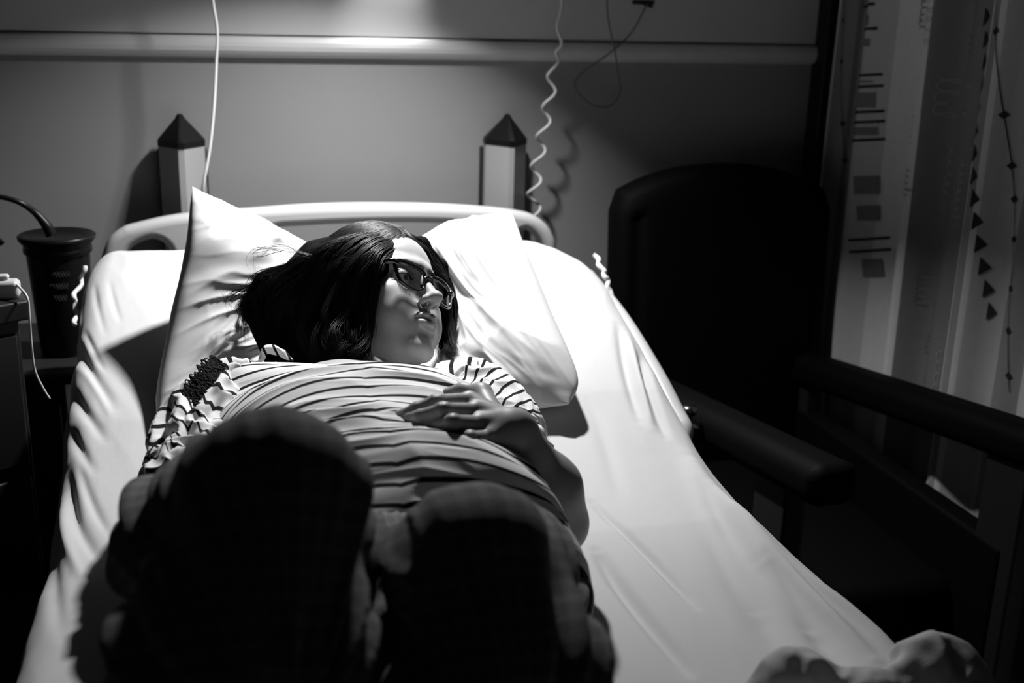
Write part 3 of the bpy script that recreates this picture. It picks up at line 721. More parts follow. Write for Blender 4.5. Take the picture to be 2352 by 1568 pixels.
# ---- glasses
def glasses():
    def rim(s):
        pts = []
        for a, b in [(-.0255, .013), (-.012, .0195), (.006, .0205), (.021, .0200), (.0275, .0140), (.0255, .000), (.0195, -.0135), (.006, -.0205), (-.010, -.0195), (-.0215, -.0095)]:
            x = .0335+a; pts.append((s*x, 1.0*.1015-.9*(max(0, x-.01))**2*4, b*.96-.0135+.0*a))
        P = A(pts+pts[:1]); n = len(pts); Q = []
        for i in range(n):
            a, b, c, d = [A(pts[(i+k-1) % n]) for k in range(4)]
            for t in np.linspace(0, 1, 10, endpoint=False): Q.append(.5*((2*b)+(-a+c)*t+(2*a-5*b+4*c-d)*t**2+(-a+3*b-3*c+d)*t**3))
        return A(Q)
    g = MB()
    for s in (1, -1):
        Q = rim(s); n = len(Q); C = Q.mean(0)
        up = np.clip((Q[:, 2]-C[2])/.02, -1, 1); wdt = .0019+.0013*np.clip(up+.2, 0, 1); R = Q-C; R /= np.linalg.norm(R, axis=1, keepdims=True)
        sec = []
        for a, b in ((-1, -1), (-.8, -1.25), (.8, -1.25), (1, -1), (1, 1), (.8, 1.25), (-.8, 1.25), (-1, 1)): sec.append(Q+R*(a*wdt)[:, None]+A([0, 1, 0])*(b*.0014))
        V = np.stack(sec, 1).reshape(-1, 3); m = 8
        F = [[i*m+j, ((i+1) % n)*m+j, ((i+1) % n)*m+(j+1) % m, i*m+(j+1) % m] for i in range(n) for j in range(m)]
        g.add(hw(V), F)
        g.tube([hw((s*.0575, .0945, .0010)), hw((s*.0645, .0915, .0022)), hw((s*.0705, .0845, .0020)), hw((s*.0745, .065, .0010)), hw((s*.0775, .030, -.0010)), hw((s*.0790, -.005, -.003)), hw((s*.078, -.018, -.010)), hw((s*.074, -.030, -.028))], [.0034, .0042, .0038, .0034, .0028, .0024, .0022, .002], 10, 60)
    g.tube([hw((-.0085, .1010, -.0065)), hw((-.004, .1035, -.0040)), hw((.004, .1035, -.0040)), hw((.0085, .1010, -.0065))], [.0030, .0026, .0026, .0030], 10, 20)
    for s in (1, -1): g.tube([hw((s*.0105, .1000, -.0165)), hw((s*.0110, .0975, -.0200)), hw((s*.0112, .0965, -.0220))], [.0020, .0028, .0020], 8, 8)
    o = g.build('glasses', M['frame'], person)
    gm = bpy.data.materials.new('lens_glass'); gm.use_nodes = True; nt = gm.node_tree; nt.nodes.clear()
    out = nt.nodes.new('ShaderNodeOutputMaterial'); mx = nt.nodes.new('ShaderNodeMixShader'); tr = nt.nodes.new('ShaderNodeBsdfTransparent'); gl = nt.nodes.new('ShaderNodeBsdfGlossy'); fr = nt.nodes.new('ShaderNodeLayerWeight')
    gl.inputs['Roughness'].default_value = .02; tr.inputs[0].default_value = (.98, .98, .98, 1); fr.inputs[0].default_value = .07
    nt.links.new(fr.outputs['Facing'], mx.inputs[0]); nt.links.new(tr.outputs[0], mx.inputs[1]); nt.links.new(gl.outputs[0], mx.inputs[2]); nt.links.new(mx.outputs[0], out.inputs[0])
    for s in (1, -1):
        Q = rim(s); C = Q.mean(0)+A([0, .0010, 0]); n = len(Q); V = [C]
        for f in (.5, 1): V += list(C+(Q-C)*f+A([0, .0010*(1-f*f), 0]))
        V = A(V); F = [[0, 1+i, 1+(i+1) % n] for i in range(n)]+[[1+i, 1+n+i, 1+n+(i+1) % n, 1+(i+1) % n] for i in range(n)]
        k = len(V); V2 = V-A([0, .0012, 0]); F2 = [[j+k for j in f][::-1] for f in F]
        mesh('lens', hw(np.vstack([V, V2])), F+F2, gm, o)
glasses()
# ---- striped shirt: torso and sleeves, stripes measured along the cloth
def stripe_mat():
    m = mat('striped_cotton', .78, .9, .15, .0002, 1500); nt = m.node_tree; b = nt.nodes['Principled BSDF']
    at = nt.nodes.new('ShaderNodeAttribute'); at.attribute_name = 'stripe'
    md = nt.nodes.new('ShaderNodeMath'); md.operation = 'FRACT'; nt.links.new(at.outputs['Fac'], md.inputs[0])
    cr = nt.nodes.new('ShaderNodeValToRGB'); r = cr.color_ramp; r.elements[0].position = 0; r.elements[0].color = (.008,)*3+(1,); r.elements[1].position = .235; r.elements[1].color = (.78,)*3+(1,)
    e = r.elements.new(.215); e.color = (.008,)*3+(1,); e = r.elements.new(.97); e.color = (.78,)*3+(1,); e = r.elements.new(1.0); e.color = (.008,)*3+(1,)
    nt.links.new(md.outputs[0], cr.inputs[0]); nt.links.new(cr.outputs[0], b.inputs['Base Color']); return m
STR = stripe_mat()
def two_sided(G, th, closed_u):
    """grid -> thin cloth with an inner face; returns V, F, and index map"""
    nu, nv = G.shape[:2]; N = grid_normals(G)
    V = np.vstack([G.reshape(-1, 3), (G-N*th).reshape(-1, 3)]); k = nu*nv
    F = np.vstack([grid_faces(nu, nv, closed_u), grid_faces(nu, nv, closed_u, True)+k])
    i = np.arange(nu if closed_u else nu-1); i2 = (i+1) % nu; R = []
    for j, fl in ((0, 0), (nv-1, 1)):
        q = np.stack([i*nv+j, i*nv+j+k, i2*nv+j+k, i2*nv+j], 1); R.append(q[:, ::-1] if fl else q)
    return V, np.vstack([F]+R)
def torso():
    sec = A([ # Y, cx, half width, z top, z bottom, exponent
        (1.470, .150, .150, 1.013, .93, 4.2), (1.448, .152, .166, 1.022, .90, 4.0), (1.42, .156, .180, 1.032, .89, 3.0), (1.36, .158, .182, 1.052, .875, 2.4), (1.28, .160, .172, 1.071, .872, 2.4),
        (1.20, .160, .166, 1.066, .868, 2.4), (1.12, .162, .168, 1.071, .866, 2.4), (1.05, .162, .172, 1.068, .864, 2.4), (.99, .162, .180, 1.036, .862, 2.4), (.955, .162, .186, 1.005, .862, 2.4)])
    nv, nu = 620, 420
    C = crom(sec, nv); th = np.linspace(0, 2*math.pi, nu, endpoint=False)-math.pi/2
    c, s = np.cos(th)[:, None], np.sin(th)[:, None]; n = C[:, 5][None]
    zc = (C[:, 3]*.45+C[:, 4]*.55)[None]; hz = np.where(s > 0, C[:, 3][None]-zc, zc-C[:, 4][None])
    X = C[:, 1][None]+C[:, 2][None]*np.sign(c)*np.abs(c)**(2/n); Z = zc+hz*np.sign(s)*np.abs(s)**(2/n)
    Y = C[:, 0][None]+0*X
    # the neckline sags in a shallow boat shape, bust and belly swell
    x = (X-.155)/.17
    Z = Z+np.where(s > 0, .008*np.exp(-(x/.8)**4)*np.exp(-((Y-1.30)/.06)**2), 0)
    Y = Y-.060*smooth(x, .0, 1.1)*smooth(1.28-Y, 0, .12)*smooth(s, -.6, .3)*smooth(Y, .99, 1.08)-.02*smooth(-x, .2, 1.1)*smooth(1.28-Y, 0, .12)
    Z = Z+(.17-X)*.14*smooth(Y, 1.37, 1.43)
    G = np.stack([X, Y, Z], -1); N = grid_normals(G); N = N*np.sign((N[..., 2]*np.sign(s)).mean())
    front = smooth(s, -.1, .35)
    # creases across the body: sharp valleys, rounded crests
    yy = Y+.045*x**2*smooth(1.3-Y, 0, .2)-.03*x**2*smooth(Y-1.3, 0, .1)+.012*noise(np.stack([x*2.2, Y*6, 0*x], -1), 61)
    w1 = 1-np.abs(noise(np.stack([x*1.25+.37, yy*36, 0*x], -1), 62)); w2 = 1-np.abs(noise(np.stack([x*2.1+4.3, yy*62, 0*x], -1), 63))
    belly = smooth(1.22-Y, 0, .10); chest = smooth(Y-1.24, 0, .06)
    amp = .0085*belly+.0048*(1-belly)
    dsp = amp*(w1-.6)*1.6+.0022*(w2-.5)*(.6+belly)
    # diagonal pull folds from the knee side and under the hand
    dg = 1-np.abs(noise(np.stack([(x*1.2+(Y-1.2)*7)*2.4, (x*.5-(Y-1.2)*6)*.6, 0*x], -1), 64)); dsp = dsp+.0035*(dg-.6)*np.exp(-((x+.25)/.3)**2)*np.exp(-((Y-1.19)/.05)**2)
    dsp = dsp*front*(1-.6*smooth(Y, 1.43, 1.47))
    G = G+N*dsp[..., None]
    L = np.concatenate([np.zeros((nu, 1)), np.cumsum(np.linalg.norm(np.diff(G, axis=1), axis=-1), 1)], 1)
    L = .6*L+.4*L.mean(0)[None]
    st = (L-.024)/.0235; st = np.where(L < .020, .6, st)
    V, F = two_sided(G, .0012, True)
    return mesh('striped_shirt', V, F, STR, person, attrs={'stripe': np.concatenate([st.ravel()]*2)}), G[np.roll(s[:, 0] > -.1, nu//4), 0], G
shirt, _e, TG = torso()
def sleeve(P, R, seed, per, fold, puff, off=0., flip=False, squash=1.0):
    nv, nu = 260, 220
    P = crom(P, nv); R = np.interp(np.linspace(0, 1, nv), np.linspace(0, 1, len(R)), R)
    T = np.gradient(P, axis=0); T /= np.linalg.norm(T, axis=1, keepdims=True)
    a = np.cross(T, (0, 0, 1.)); a /= np.linalg.norm(a, axis=1, keepdims=True); b = np.cross(a, T)
    th = np.linspace(0, 2*math.pi, nu, endpoint=False)[:, None]; t = np.linspace(0, 1, nv)[None]
    rr = R[None]+0*th
    q = np.stack([np.cos(th)*1.5+0*t, np.sin(th)*1.5+0*t, t*5+0*th], -1)
    w_ = 1-np.abs(fbm(q*A([1.3, 1.3, 1.6]), seed, 2)); rr = rr+fold*(w_-.55)+puff*np.exp(-((t-.12)/.14)**2)*np.sin(th*11+3*noise(q, seed+3))*.6
    G = P[None]+a[None]*(np.cos(th)*rr)[..., None]+b[None]*(np.sin(th)*rr*squash)[..., None]
    L = np.concatenate([np.zeros((nu, 1)), np.cumsum(np.linalg.norm(np.diff(G, axis=1), axis=-1), 1)], 1)
    st = (L+off)/per+.25*noise(q*.8, seed+5); st = np.where(L > L[:, -1:]-.014, .6, st)
    V, F = two_sided(G, .0012, True)
    return mesh('sleeve', V, F, STR, shirt, attrs={'stripe': np.concatenate([st.ravel()]*2)})
uR = nrm(ELR-SHR); uL = nrm(ELB-SHL)
sleeve([SHR+A([.055, .03, .012]), SHR+A([.012, .012, .016]), SHR*.72+ELR*.28+A([-.006, 0, .010]), SHR*.42+ELR*.58, SHR*.12+ELR*.88], [.050, .054, .050, .048, .045], 71, .031, .022, .007)
sleeve([SHL+A([-.060, .03, .010]), SHL+A([-.012, .012, .010]), SHL*.80+ELB*.20+A([.002, 0, .006]), SHL*.64+ELB*.36, SHL*.52+ELB*.48], [.046, .058, .056, .053, .050], 72, .024, .008, .003)
def frill(P, m, seed, r, n=420, wv=40, name='ruffle'):
    """gathered strip standing off a seam"""
    C = crom([p[0] for p in P], n); D = crom([p[1] for p in P], n); t = np.linspace(0, 1, n); w_ = 9
    G = np.zeros((n, w_, 3)); S_ = np.cross(np.gradient(C, axis=0), D); S_ /= np.linalg.norm(S_, axis=1, keepdims=True)
    D = D/np.linalg.norm(D, axis=1, keepdims=True)
    for j in range(w_):
        k = j/(w_-1); G[:, j] = C+D*(r*k)[..., None] if False else C+D*(r*k)+S_*((k**1.2)*r*.55*np.sin(t*wv+2.5*noise(np.stack([t*9, t*0, t*0+k], -1), seed)))[:, None]+D*((k*r*.25)*np.sin(t*wv*1.7+1))[:, None]
    V, F = two_sided(G, .0008, False); return mesh(name, V, F, m, shirt, attrs={'stripe': np.concatenate([(t[:, None]*26+0*G[..., 0]).ravel()]*2)})
o1 = nrm(A([-.6, .2, .8]))
def lace():
    a = crom([aY(492, 824, 1.43), aY(462, 850, 1.40), aY(432, 892, 1.375), aY(414, 945, 1.345), aY(396, 1000, 1.315), aY(372, 1040, 1.29)], 200)
    b = crom([aY(528, 846, 1.425), aY(500, 880, 1.395), aY(474, 920, 1.365), aY(450, 968, 1.335), aY(428, 1012, 1.305), aY(400, 1046, 1.285)], 200)
    r = random.Random(4); mb = MB(); t = np.linspace(0, 1, 200)
    for k in range(26):
        w0 = (k+.5)/26; f1, f2, p1, p2 = r.uniform(90, 170), r.uniform(25, 55), r.uniform(0, 6), r.uniform(0, 6)
        w_ = np.clip(w0+.07*np.sin(t*f1+p1)+.07*np.sin(t*f2+p2), -.05, 1.05)[:, None]
        P = a*(1-w_)+b*w_+o1*(.0035+.003*np.sin(t*f1*.8+p2)+.0030*noise(np.stack([t*18, t*0+k, t*0], 1), 7))[:, None]
        mb.tube(P, .0010+.0004*np.sin(t*60+k), 5)
    mb.build('lace_trim', M['lace'], shirt)
lace()
o2 = nrm(A([.55, .3, .8]))
frill([(aY(1048, 838, 1.44), o2), (aY(1105, 862, 1.41), o2), (aY(1150, 905, 1.375), o2), (aY(1180, 950, 1.34), o2)], STR, 83, .012, wv=34)
frill([(aY(1092, 860, 1.425), o2), (aY(1140, 893, 1.39), o2), (aY(1172, 932, 1.355), o2)], STR, 84, .010, wv=30)
# pale neckband along the wide neck opening
_m = [k for k in range(TG.shape[0])]
_top = TG[:, 0]; _k = np.argsort(_top[:, 0]); _up = [k for k in _k if _top[k, 2] > .985]
_P = crom_open(_top[_up][::6], np.linspace(0, len(_up[::6])-1, 90))
V, F = tube(_P, .0048, 10); mesh('neckband', V, F, M['pillow'], shirt)
# rumpled collar end standing up behind the shoulder
nt_ = [aY(596, 828, 1.50), aY(612, 800, 1.51), aY(640, 806, 1.51), aY(668, 830, 1.50)]
V, F = tube(nt_, [.003, .0055, .0055, .003], 14, 60); V = V+.004*np.stack([noise(V*70, 1), noise(V*90, 2), noise(V*90, 3)], 1)
mesh('collar_fold', V, F, STR, shirt, attrs={'stripe': (V[:, 0]*70+V[:, 2]*30)})
# ---- dark trousers with long soft folds and a woven check
def trouser_mat():
    m = mat('dark_checked_cloth', .05, .85, .2, .0006, 700, sheen=.06); nt = m.node_tree; b = nt.nodes['Principled BSDF']
    at = nt.nodes.new('ShaderNodeAttribute'); at.attribute_name = 'around'; a2 = nt.nodes.new('ShaderNodeAttribute'); a2.attribute_name = 'along'
    def band(src, f, w_):
        m1 = nt.nodes.new('ShaderNodeMath'); m1.operation = 'MULTIPLY'; m1.inputs[1].default_value = f; nt.links.new(src.outputs['Fac'], m1.inputs[0])
        m2 = nt.nodes.new('ShaderNodeMath'); m2.operation = 'FRACT'; nt.links.new(m1.outputs[0], m2.inputs[0])
        m3 = nt.nodes.new('ShaderNodeMath'); m3.operation = 'LESS_THAN'; m3.inputs[1].default_value = w_; nt.links.new(m2.outputs[0], m3.inputs[0]); return m3
    u_, v_ = band(at, 9, .42), band(a2, 55, .42)
    ad = nt.nodes.new('ShaderNodeMath'); ad.operation = 'ADD'; nt.links.new(u_.outputs[0], ad.inputs[0]); nt.links.new(v_.outputs[0], ad.inputs[1])
    mr = nt.nodes.new('ShaderNodeMapRange'); mr.inputs['From Max'].default_value = 2; mr.inputs['To Min'].default_value = .11; mr.inputs['To Max'].default_value = .19
    nt.links.new(ad.outputs[0], mr.inputs['Value']); nt.links.new(mr.outputs[0], b.inputs['Base Color']); return m
TRM = trouser_mat()
def trousers():
    v = Vol((-.34, .10, .80), (.60, 1.12, 1.36), .0040); cx = .150
    v.ell((cx, .95, .938), (.180, .085, .096), .03)
    for s, K in ((-1, KNR), (1, KNL)): v.cap(A([cx+s*.085, .95, .948]), K, .080, .060, .015)
    # wide legs: thigh from the hip to the knee, then cloth widening down the shin
    v.cap(aY(470, 1250, .95), KNR, .078, .064, .02); v.chain([KNR, aY(556, 1500, .725), aY(543, 1800, .71), aY(540, 2150, .70)], [.064, .086, .090, .092], .012)
    v.cap(aY(1150, 1345, .95), KNL, .072, .062, .02); v.chain([KNL, aY(1140, 1560, .735), aY(1165, 1850, .72), aY(1170, 2250, .71)], [.062, .080, .086, .088], .012)
    V, F = v.surf(3)
    keep = V[:, 1] > .11
    N = vnormals(V, F)
    KX = np.where(V[:, 0] < .135, KNR[0], KNL[0]); KZ = np.where(V[:, 0] < .135, KNR[2], KNL[2]); KY = np.where(V[:, 0] < .135, KNR[1], KNL[1])
    th = np.arctan2(V[:, 0]-KX, V[:, 2]-KZ+.10+0*KY); r = np.hypot(V[:, 0]-KX, V[:, 2]-KZ)
    q = np.stack([th*3.2+V[:, 0]*6, (V[:, 1])*1.2, V[:, 2]*.8], 1)
    w_ = 1-np.abs(noise(q, 91)); w2 = 1-np.abs(noise(q*A([2.1, 1.3, 1.2]), 92))
    V = V+N*(.020*(w_-.6)+.009*(w2-.6))[:, None]*(smooth(r, .015, .06)*(1-.8*smooth(V[:, 2]-KZ, .01, .05)))[:, None]
    V = relax(V, F)
    V[:, 2] = np.maximum(V[:, 2], .856)
    return mesh('trousers', V, F, TRM, person, attrs={'around': th, 'along': V[:, 1]*.8+V[:, 2]*.8})
trousers()
# ---- hair: a soft core with strands laid over it
GL = [
    [(918, 566, 1.62), (872, 600, 1.552), (850, 668, 1.53), (838, 745, 1.505), (822, 800, 1.472), (812, 850, 1.462)],
    [(920, 556, 1.63), (862, 582, 1.56), (820, 655, 1.53), (798, 735, 1.51), (782, 790, 1.48), (776, 852, 1.465)],
    [(922, 549, 1.65), (856, 562, 1.58), (796, 630, 1.55), (762, 715, 1.53), (748, 780, 1.50), (744, 850, 1.48)],
    [(912, 542, 1.66), (842, 549, 1.61), (766, 600, 1.58), (716, 690, 1.575), (694, 770, 1.565), (700, 845, 1.53)],
    [(902, 538, 1.67), (824, 544, 1.63), (742, 586, 1.61), (676, 668, 1.605), (640, 745, 1.60), (660, 835, 1.56)],
    [(896, 536, 1.68), (806, 547, 1.65), (722, 586, 1.64), (646, 650, 1.64), (600, 705, 1.64), (622, 815, 1.60)],
    [(892, 536, 1.69), (796, 550, 1.67), (706, 596, 1.66), (630, 640, 1.665), (576, 660, 1.67), (548, 700, 1.675), (562, 742, 1.67)]]
GR = [[(926, 548, 1.64), (966, 576, 1.66), (1000, 622, 1.67), (1022, 682, 1.67), (1028, 740, 1.66), (1016, 796, 1.62), (1040, 828, 1.56)],
      [(918, 540, 1.67), (970, 560, 1.70), (1012, 612, 1.71), (1034, 680, 1.71), (1040, 745, 1.70), (1030, 800, 1.66), (1026, 826, 1.60)]]
def hair():
    v = Vol((-.16, 1.42, .90), (.42, 1.84, 1.25), .0032)
    G = [A([aY(*p) for p in g]) for g in GL]
    for i, g in enumerate(G):
        m = len(g); b = g+A([.0, .034, -.016]); rr = np.interp(np.linspace(0, 1, m), [0, .3, .8, 1], [.010, .022, .022, .010]) if i < 6 else np.interp(np.linspace(0, 1, m), [0, .4, .55, 1], [.010, .014, .003, .0015])
        v.chain(list(b), list(rr), .012)
        if i < 5: v.chain(list(g[1:-1]+A([-.004, .060, -.026])), [.026]*(m-2), .02)
    # cap of hair over the skull, open over the face
    c1 = hw((0, -.022, .036)); Mx = HM.T
    v2 = Vol((-.16, 1.42, .90), (.42, 1.84, 1.25), .0032)
    v2.ell(c1, (.0775, .096, .086), .004, M=Mx); v2.ell(hw((0, .105, -.035)), (.085, .088, .112), .008, 's', M=Mx); v2.cap(hw((0, 0, -.12)), hw((0, -.03, -.2)), .06, .08, .01, 's')
    k = .01; h = np.clip(.5+.5*(v.a-v2.a)/k, 0, 1); v.a = v.a*(1-h)+v2.a*h-k*h*(1-h)
    for g in GR: g = A([aY(*p) for p in g])[:-1]; v.chain(list(g+A([0, .012, -.004])), [.010, .012, .012, .011, .009, .005], .008)
    V, F = v.surf(2); N = vnormals(V, F); V = V+N*(.0015*noise(V*A([60, 60, 60]), 5))[:, None]
    base = mesh('hair', V, F, M['hairbase'], person)
    rnd = np.random.RandomState(7); n = 26; mb = MB(); VV = []; FF = []; off = 0
    def strands(Gs, cnt, spread, rad, seed, jy):
        nonlocal off
        r = np.random.RandomState(seed); Gc = [crom(A([aY(*p) for p in g]), n) for g in Gs]; t = np.linspace(0, 1, n)
        for _ in range(cnt):
            x = r.uniform(-.15, len(Gc)-1+.12); i = int(np.clip(np.floor(x), 0, len(Gc)-2)); f = x-i
            P = Gc[i]*(1-f)+Gc[i+1]*f
            # clumps share an offset, each strand adds its own
            cl = np.random.RandomState(int(x*11)+seed*100); a = cl.normal(0, .006, 3); ph = cl.uniform(0, 6, 3); fq = cl.uniform(3, 7, 3)
            ev = np.sin(t[:, None]*fq*2.2+ph)*.0085*t[:, None]**.8*A([1, .6, 1])+a*t[:, None]
            x0_ = (int(x*11)+.5)/11; i0 = int(np.clip(np.floor(x0_), 0, len(Gc)-2)); Pc = Gc[i0]*(1-x0_+i0)+Gc[i0+1]*(x0_-i0); P = P+(Pc-P)*(.75*t[:, None]**1.5); own = r.normal(0, spread, 3); ph2 = r.uniform(0, 6, 3); own = own*t[:, None]**.6+np.sin(t[:, None]*9+ph2)*.0012*t[:, None]
            P = P+ev+own+A([0, r.uniform(-.001, jy), 0]); m = int(n*r.uniform(.86, 1.0)); P = P[:m]
            q = (wh(P)-A([0, -.021, .036]))/A([.082, .100, .091]); k = np.linalg.norm(q, axis=1); out = 1+r.uniform(0, .07)
            q = q*np.where(k < out, out/np.maximum(k, .3), 1)[:, None]; P = hw(q*A([.082, .100, .091])+A([0, -.021, .036]))
            R = rad*r.uniform(.7, 1.4)*np.interp(np.arange(m)/(m-1), [0, .15, .7, 1], [.6, 1, .9, .15])
            V, F = tube(P, R, 4, None, False); VV.append(V); FF.append(A(F)+off); off += len(V)
    strands(GL, 5200, .0035, .00042, 11, .012)
    strands(GL[4:], 500, .0050, .00036, 12, .006)
    strands(GR, 900, .0025, .00040, 13, .006)
    top = [[(932, 552, 1.63), (900, 541, 1.655), (860, 538, 1.67), (812, 548, 1.68)], [(965, 575, 1.66), (930, 546, 1.675), (880, 533, 1.69), (820, 543, 1.70)]]
    strands(top, 500, .002, .0004, 14, .004)
    fly = [[(760, 585, 1.62), (700, 582, 1.62), (640, 565, 1.62), (596, 553, 1.62), (588, 562, 1.63), (615, 570, 1.64)], [(740, 592, 1.62), (670, 580, 1.62), (620, 572, 1.62), (594, 600, 1.63), (582, 640, 1.64)]]
    strands(fly, 16, .0035, .00022, 15, .004)
    side = [[(850, 700, 1.528), (856, 740, 1.52), (864, 790, 1.515), (880, 815, 1.51)], [(846, 740, 1.525), (840, 790, 1.515), (828, 815, 1.51), (800, 820, 1.51)]]
    strands(side, 60, .003, .00028, 16, .002)
    mesh('hair_strands', np.vstack(VV), np.vstack(FF), M['hair'], base)
hair()
# ------------------------------------------------------------ the dark high-backed chair
def loft_box(name, P, W, D, m, parent, bev=.02, n=24):
    pass
def armchair():
    t = thing('armchair', 'tall black upholstered armchair between the bed and the patterned curtain', 'chair', (1.09, 1.95, 0))
    x0, x1 = .835, 1.350
    # backrest: arched top, padded front; a slab of rounded section
    nx, nz = 60, 60
    u = np.linspace(-1, 1, nx)[:, None]; v = np.linspace(0, 1, nz)[None]
    top = 1.165-.055*np.abs(u)**2.4; zb = .46; Z = zb+(top-zb)*v; X = (x0+x1)/2+(x1-x0)/2*u*(1-.06*np.clip(v-.93, 0, 1)/.07)+0*v
    ed = (1-np.abs(u)**10)*(1-np.abs(2*v-1)**14); pad = .035*np.sqrt(np.clip(ed, 0, 1))
    Yf = 2.27+.05*(v-.5)-pad+.010*(np.exp(-((np.abs(u)-.82)/.05)**2))*(v < .9); Yb = 2.31+.05*(v-.5)+pad*.9
    V = np.vstack([np.stack([X, Yf+0*X, Z], -1).reshape(-1, 3), np.stack([X, Yb+0*X, Z], -1).reshape(-1, 3)])
    F1 = grid_faces(nx, nz); k = nx*nz; F = [list(f) for f in F1]+[list(f[::-1]+k) for f in F1]
    bd = [i*nz for i in range(nx)]+[(nx-1)*nz+j for j in range(1, nz)]+[i*nz+nz-1 for i in range(nx-2, -1, -1)]+[j for j in range(nz-2, 0, -1)]
    for a, b in zip(bd, bd[1:]+bd[:1]): F.append([a, a+k, b+k, b])
    mesh('backrest', V, F, M['leather'], t)
    MB().box((x0+.05, 1.60, .38), (x1-.05, 2.25, .50), .035).build('seat', M['leather'], t)
    MB().box((x0+.04, 1.64, .30), (x1-.04, 2.30, .385), .01).build('seat_frame', M['dark'], t)
    for s, xa in ((0, x0-.012), (1, x1-.085)):
        V, F = rbox(A([xa, 1.36, .745]), A([xa+.085, 2.27, .815]), .028, 5)
        V[:, 2] += -.028-.14*(V[:, 1]-1.9) ; mesh('armrest', V, F, M['leather'], t)
        # side frame with open gap under the armrest
        MB().box((xa+.02, 1.47, .07), (xa+.06, 1.575, .79), .006).build('front_post', M['dark'], t)
        MB().box((xa+.02, 2.19, .07), (xa+.06, 2.26, .74), .006).build('rear_post', M['dark'], t)
        MB().box((xa+.015, 1.50, .30), (xa+.065, 2.24, .615), .010).build('side_panel', M['leather'], t)
        for y in (1.52, 2.225):
            V, F = lathe([(.012, -.014), (.028, -.014), (.032, 0), (.028, .014), (.012, .014)], (0, 0, 0), 18)
            mesh('caster', np.stack([xa+.04+V[:, 2], y+V[:, 0], .0325+V[:, 1]], 1), F, M['cap'], t)
    c = aX(1583, 938, .800); V, F = lathe([(.006, -.045), (.006, -.012), (.013, -.010), (.015, -.003), (.012, .004), (.004, .006)], c, 20)
    tag(mesh('recline_knob', V, F, M['chrome'], t), 'small chrome knob')
    MB().box((c[0]-.03, c[1]-.02, c[2]-.075), (c[0]+.03, c[1]+.03, c[2]-.040), .006).build('knob_bracket', M['dark'], t)
armchair()

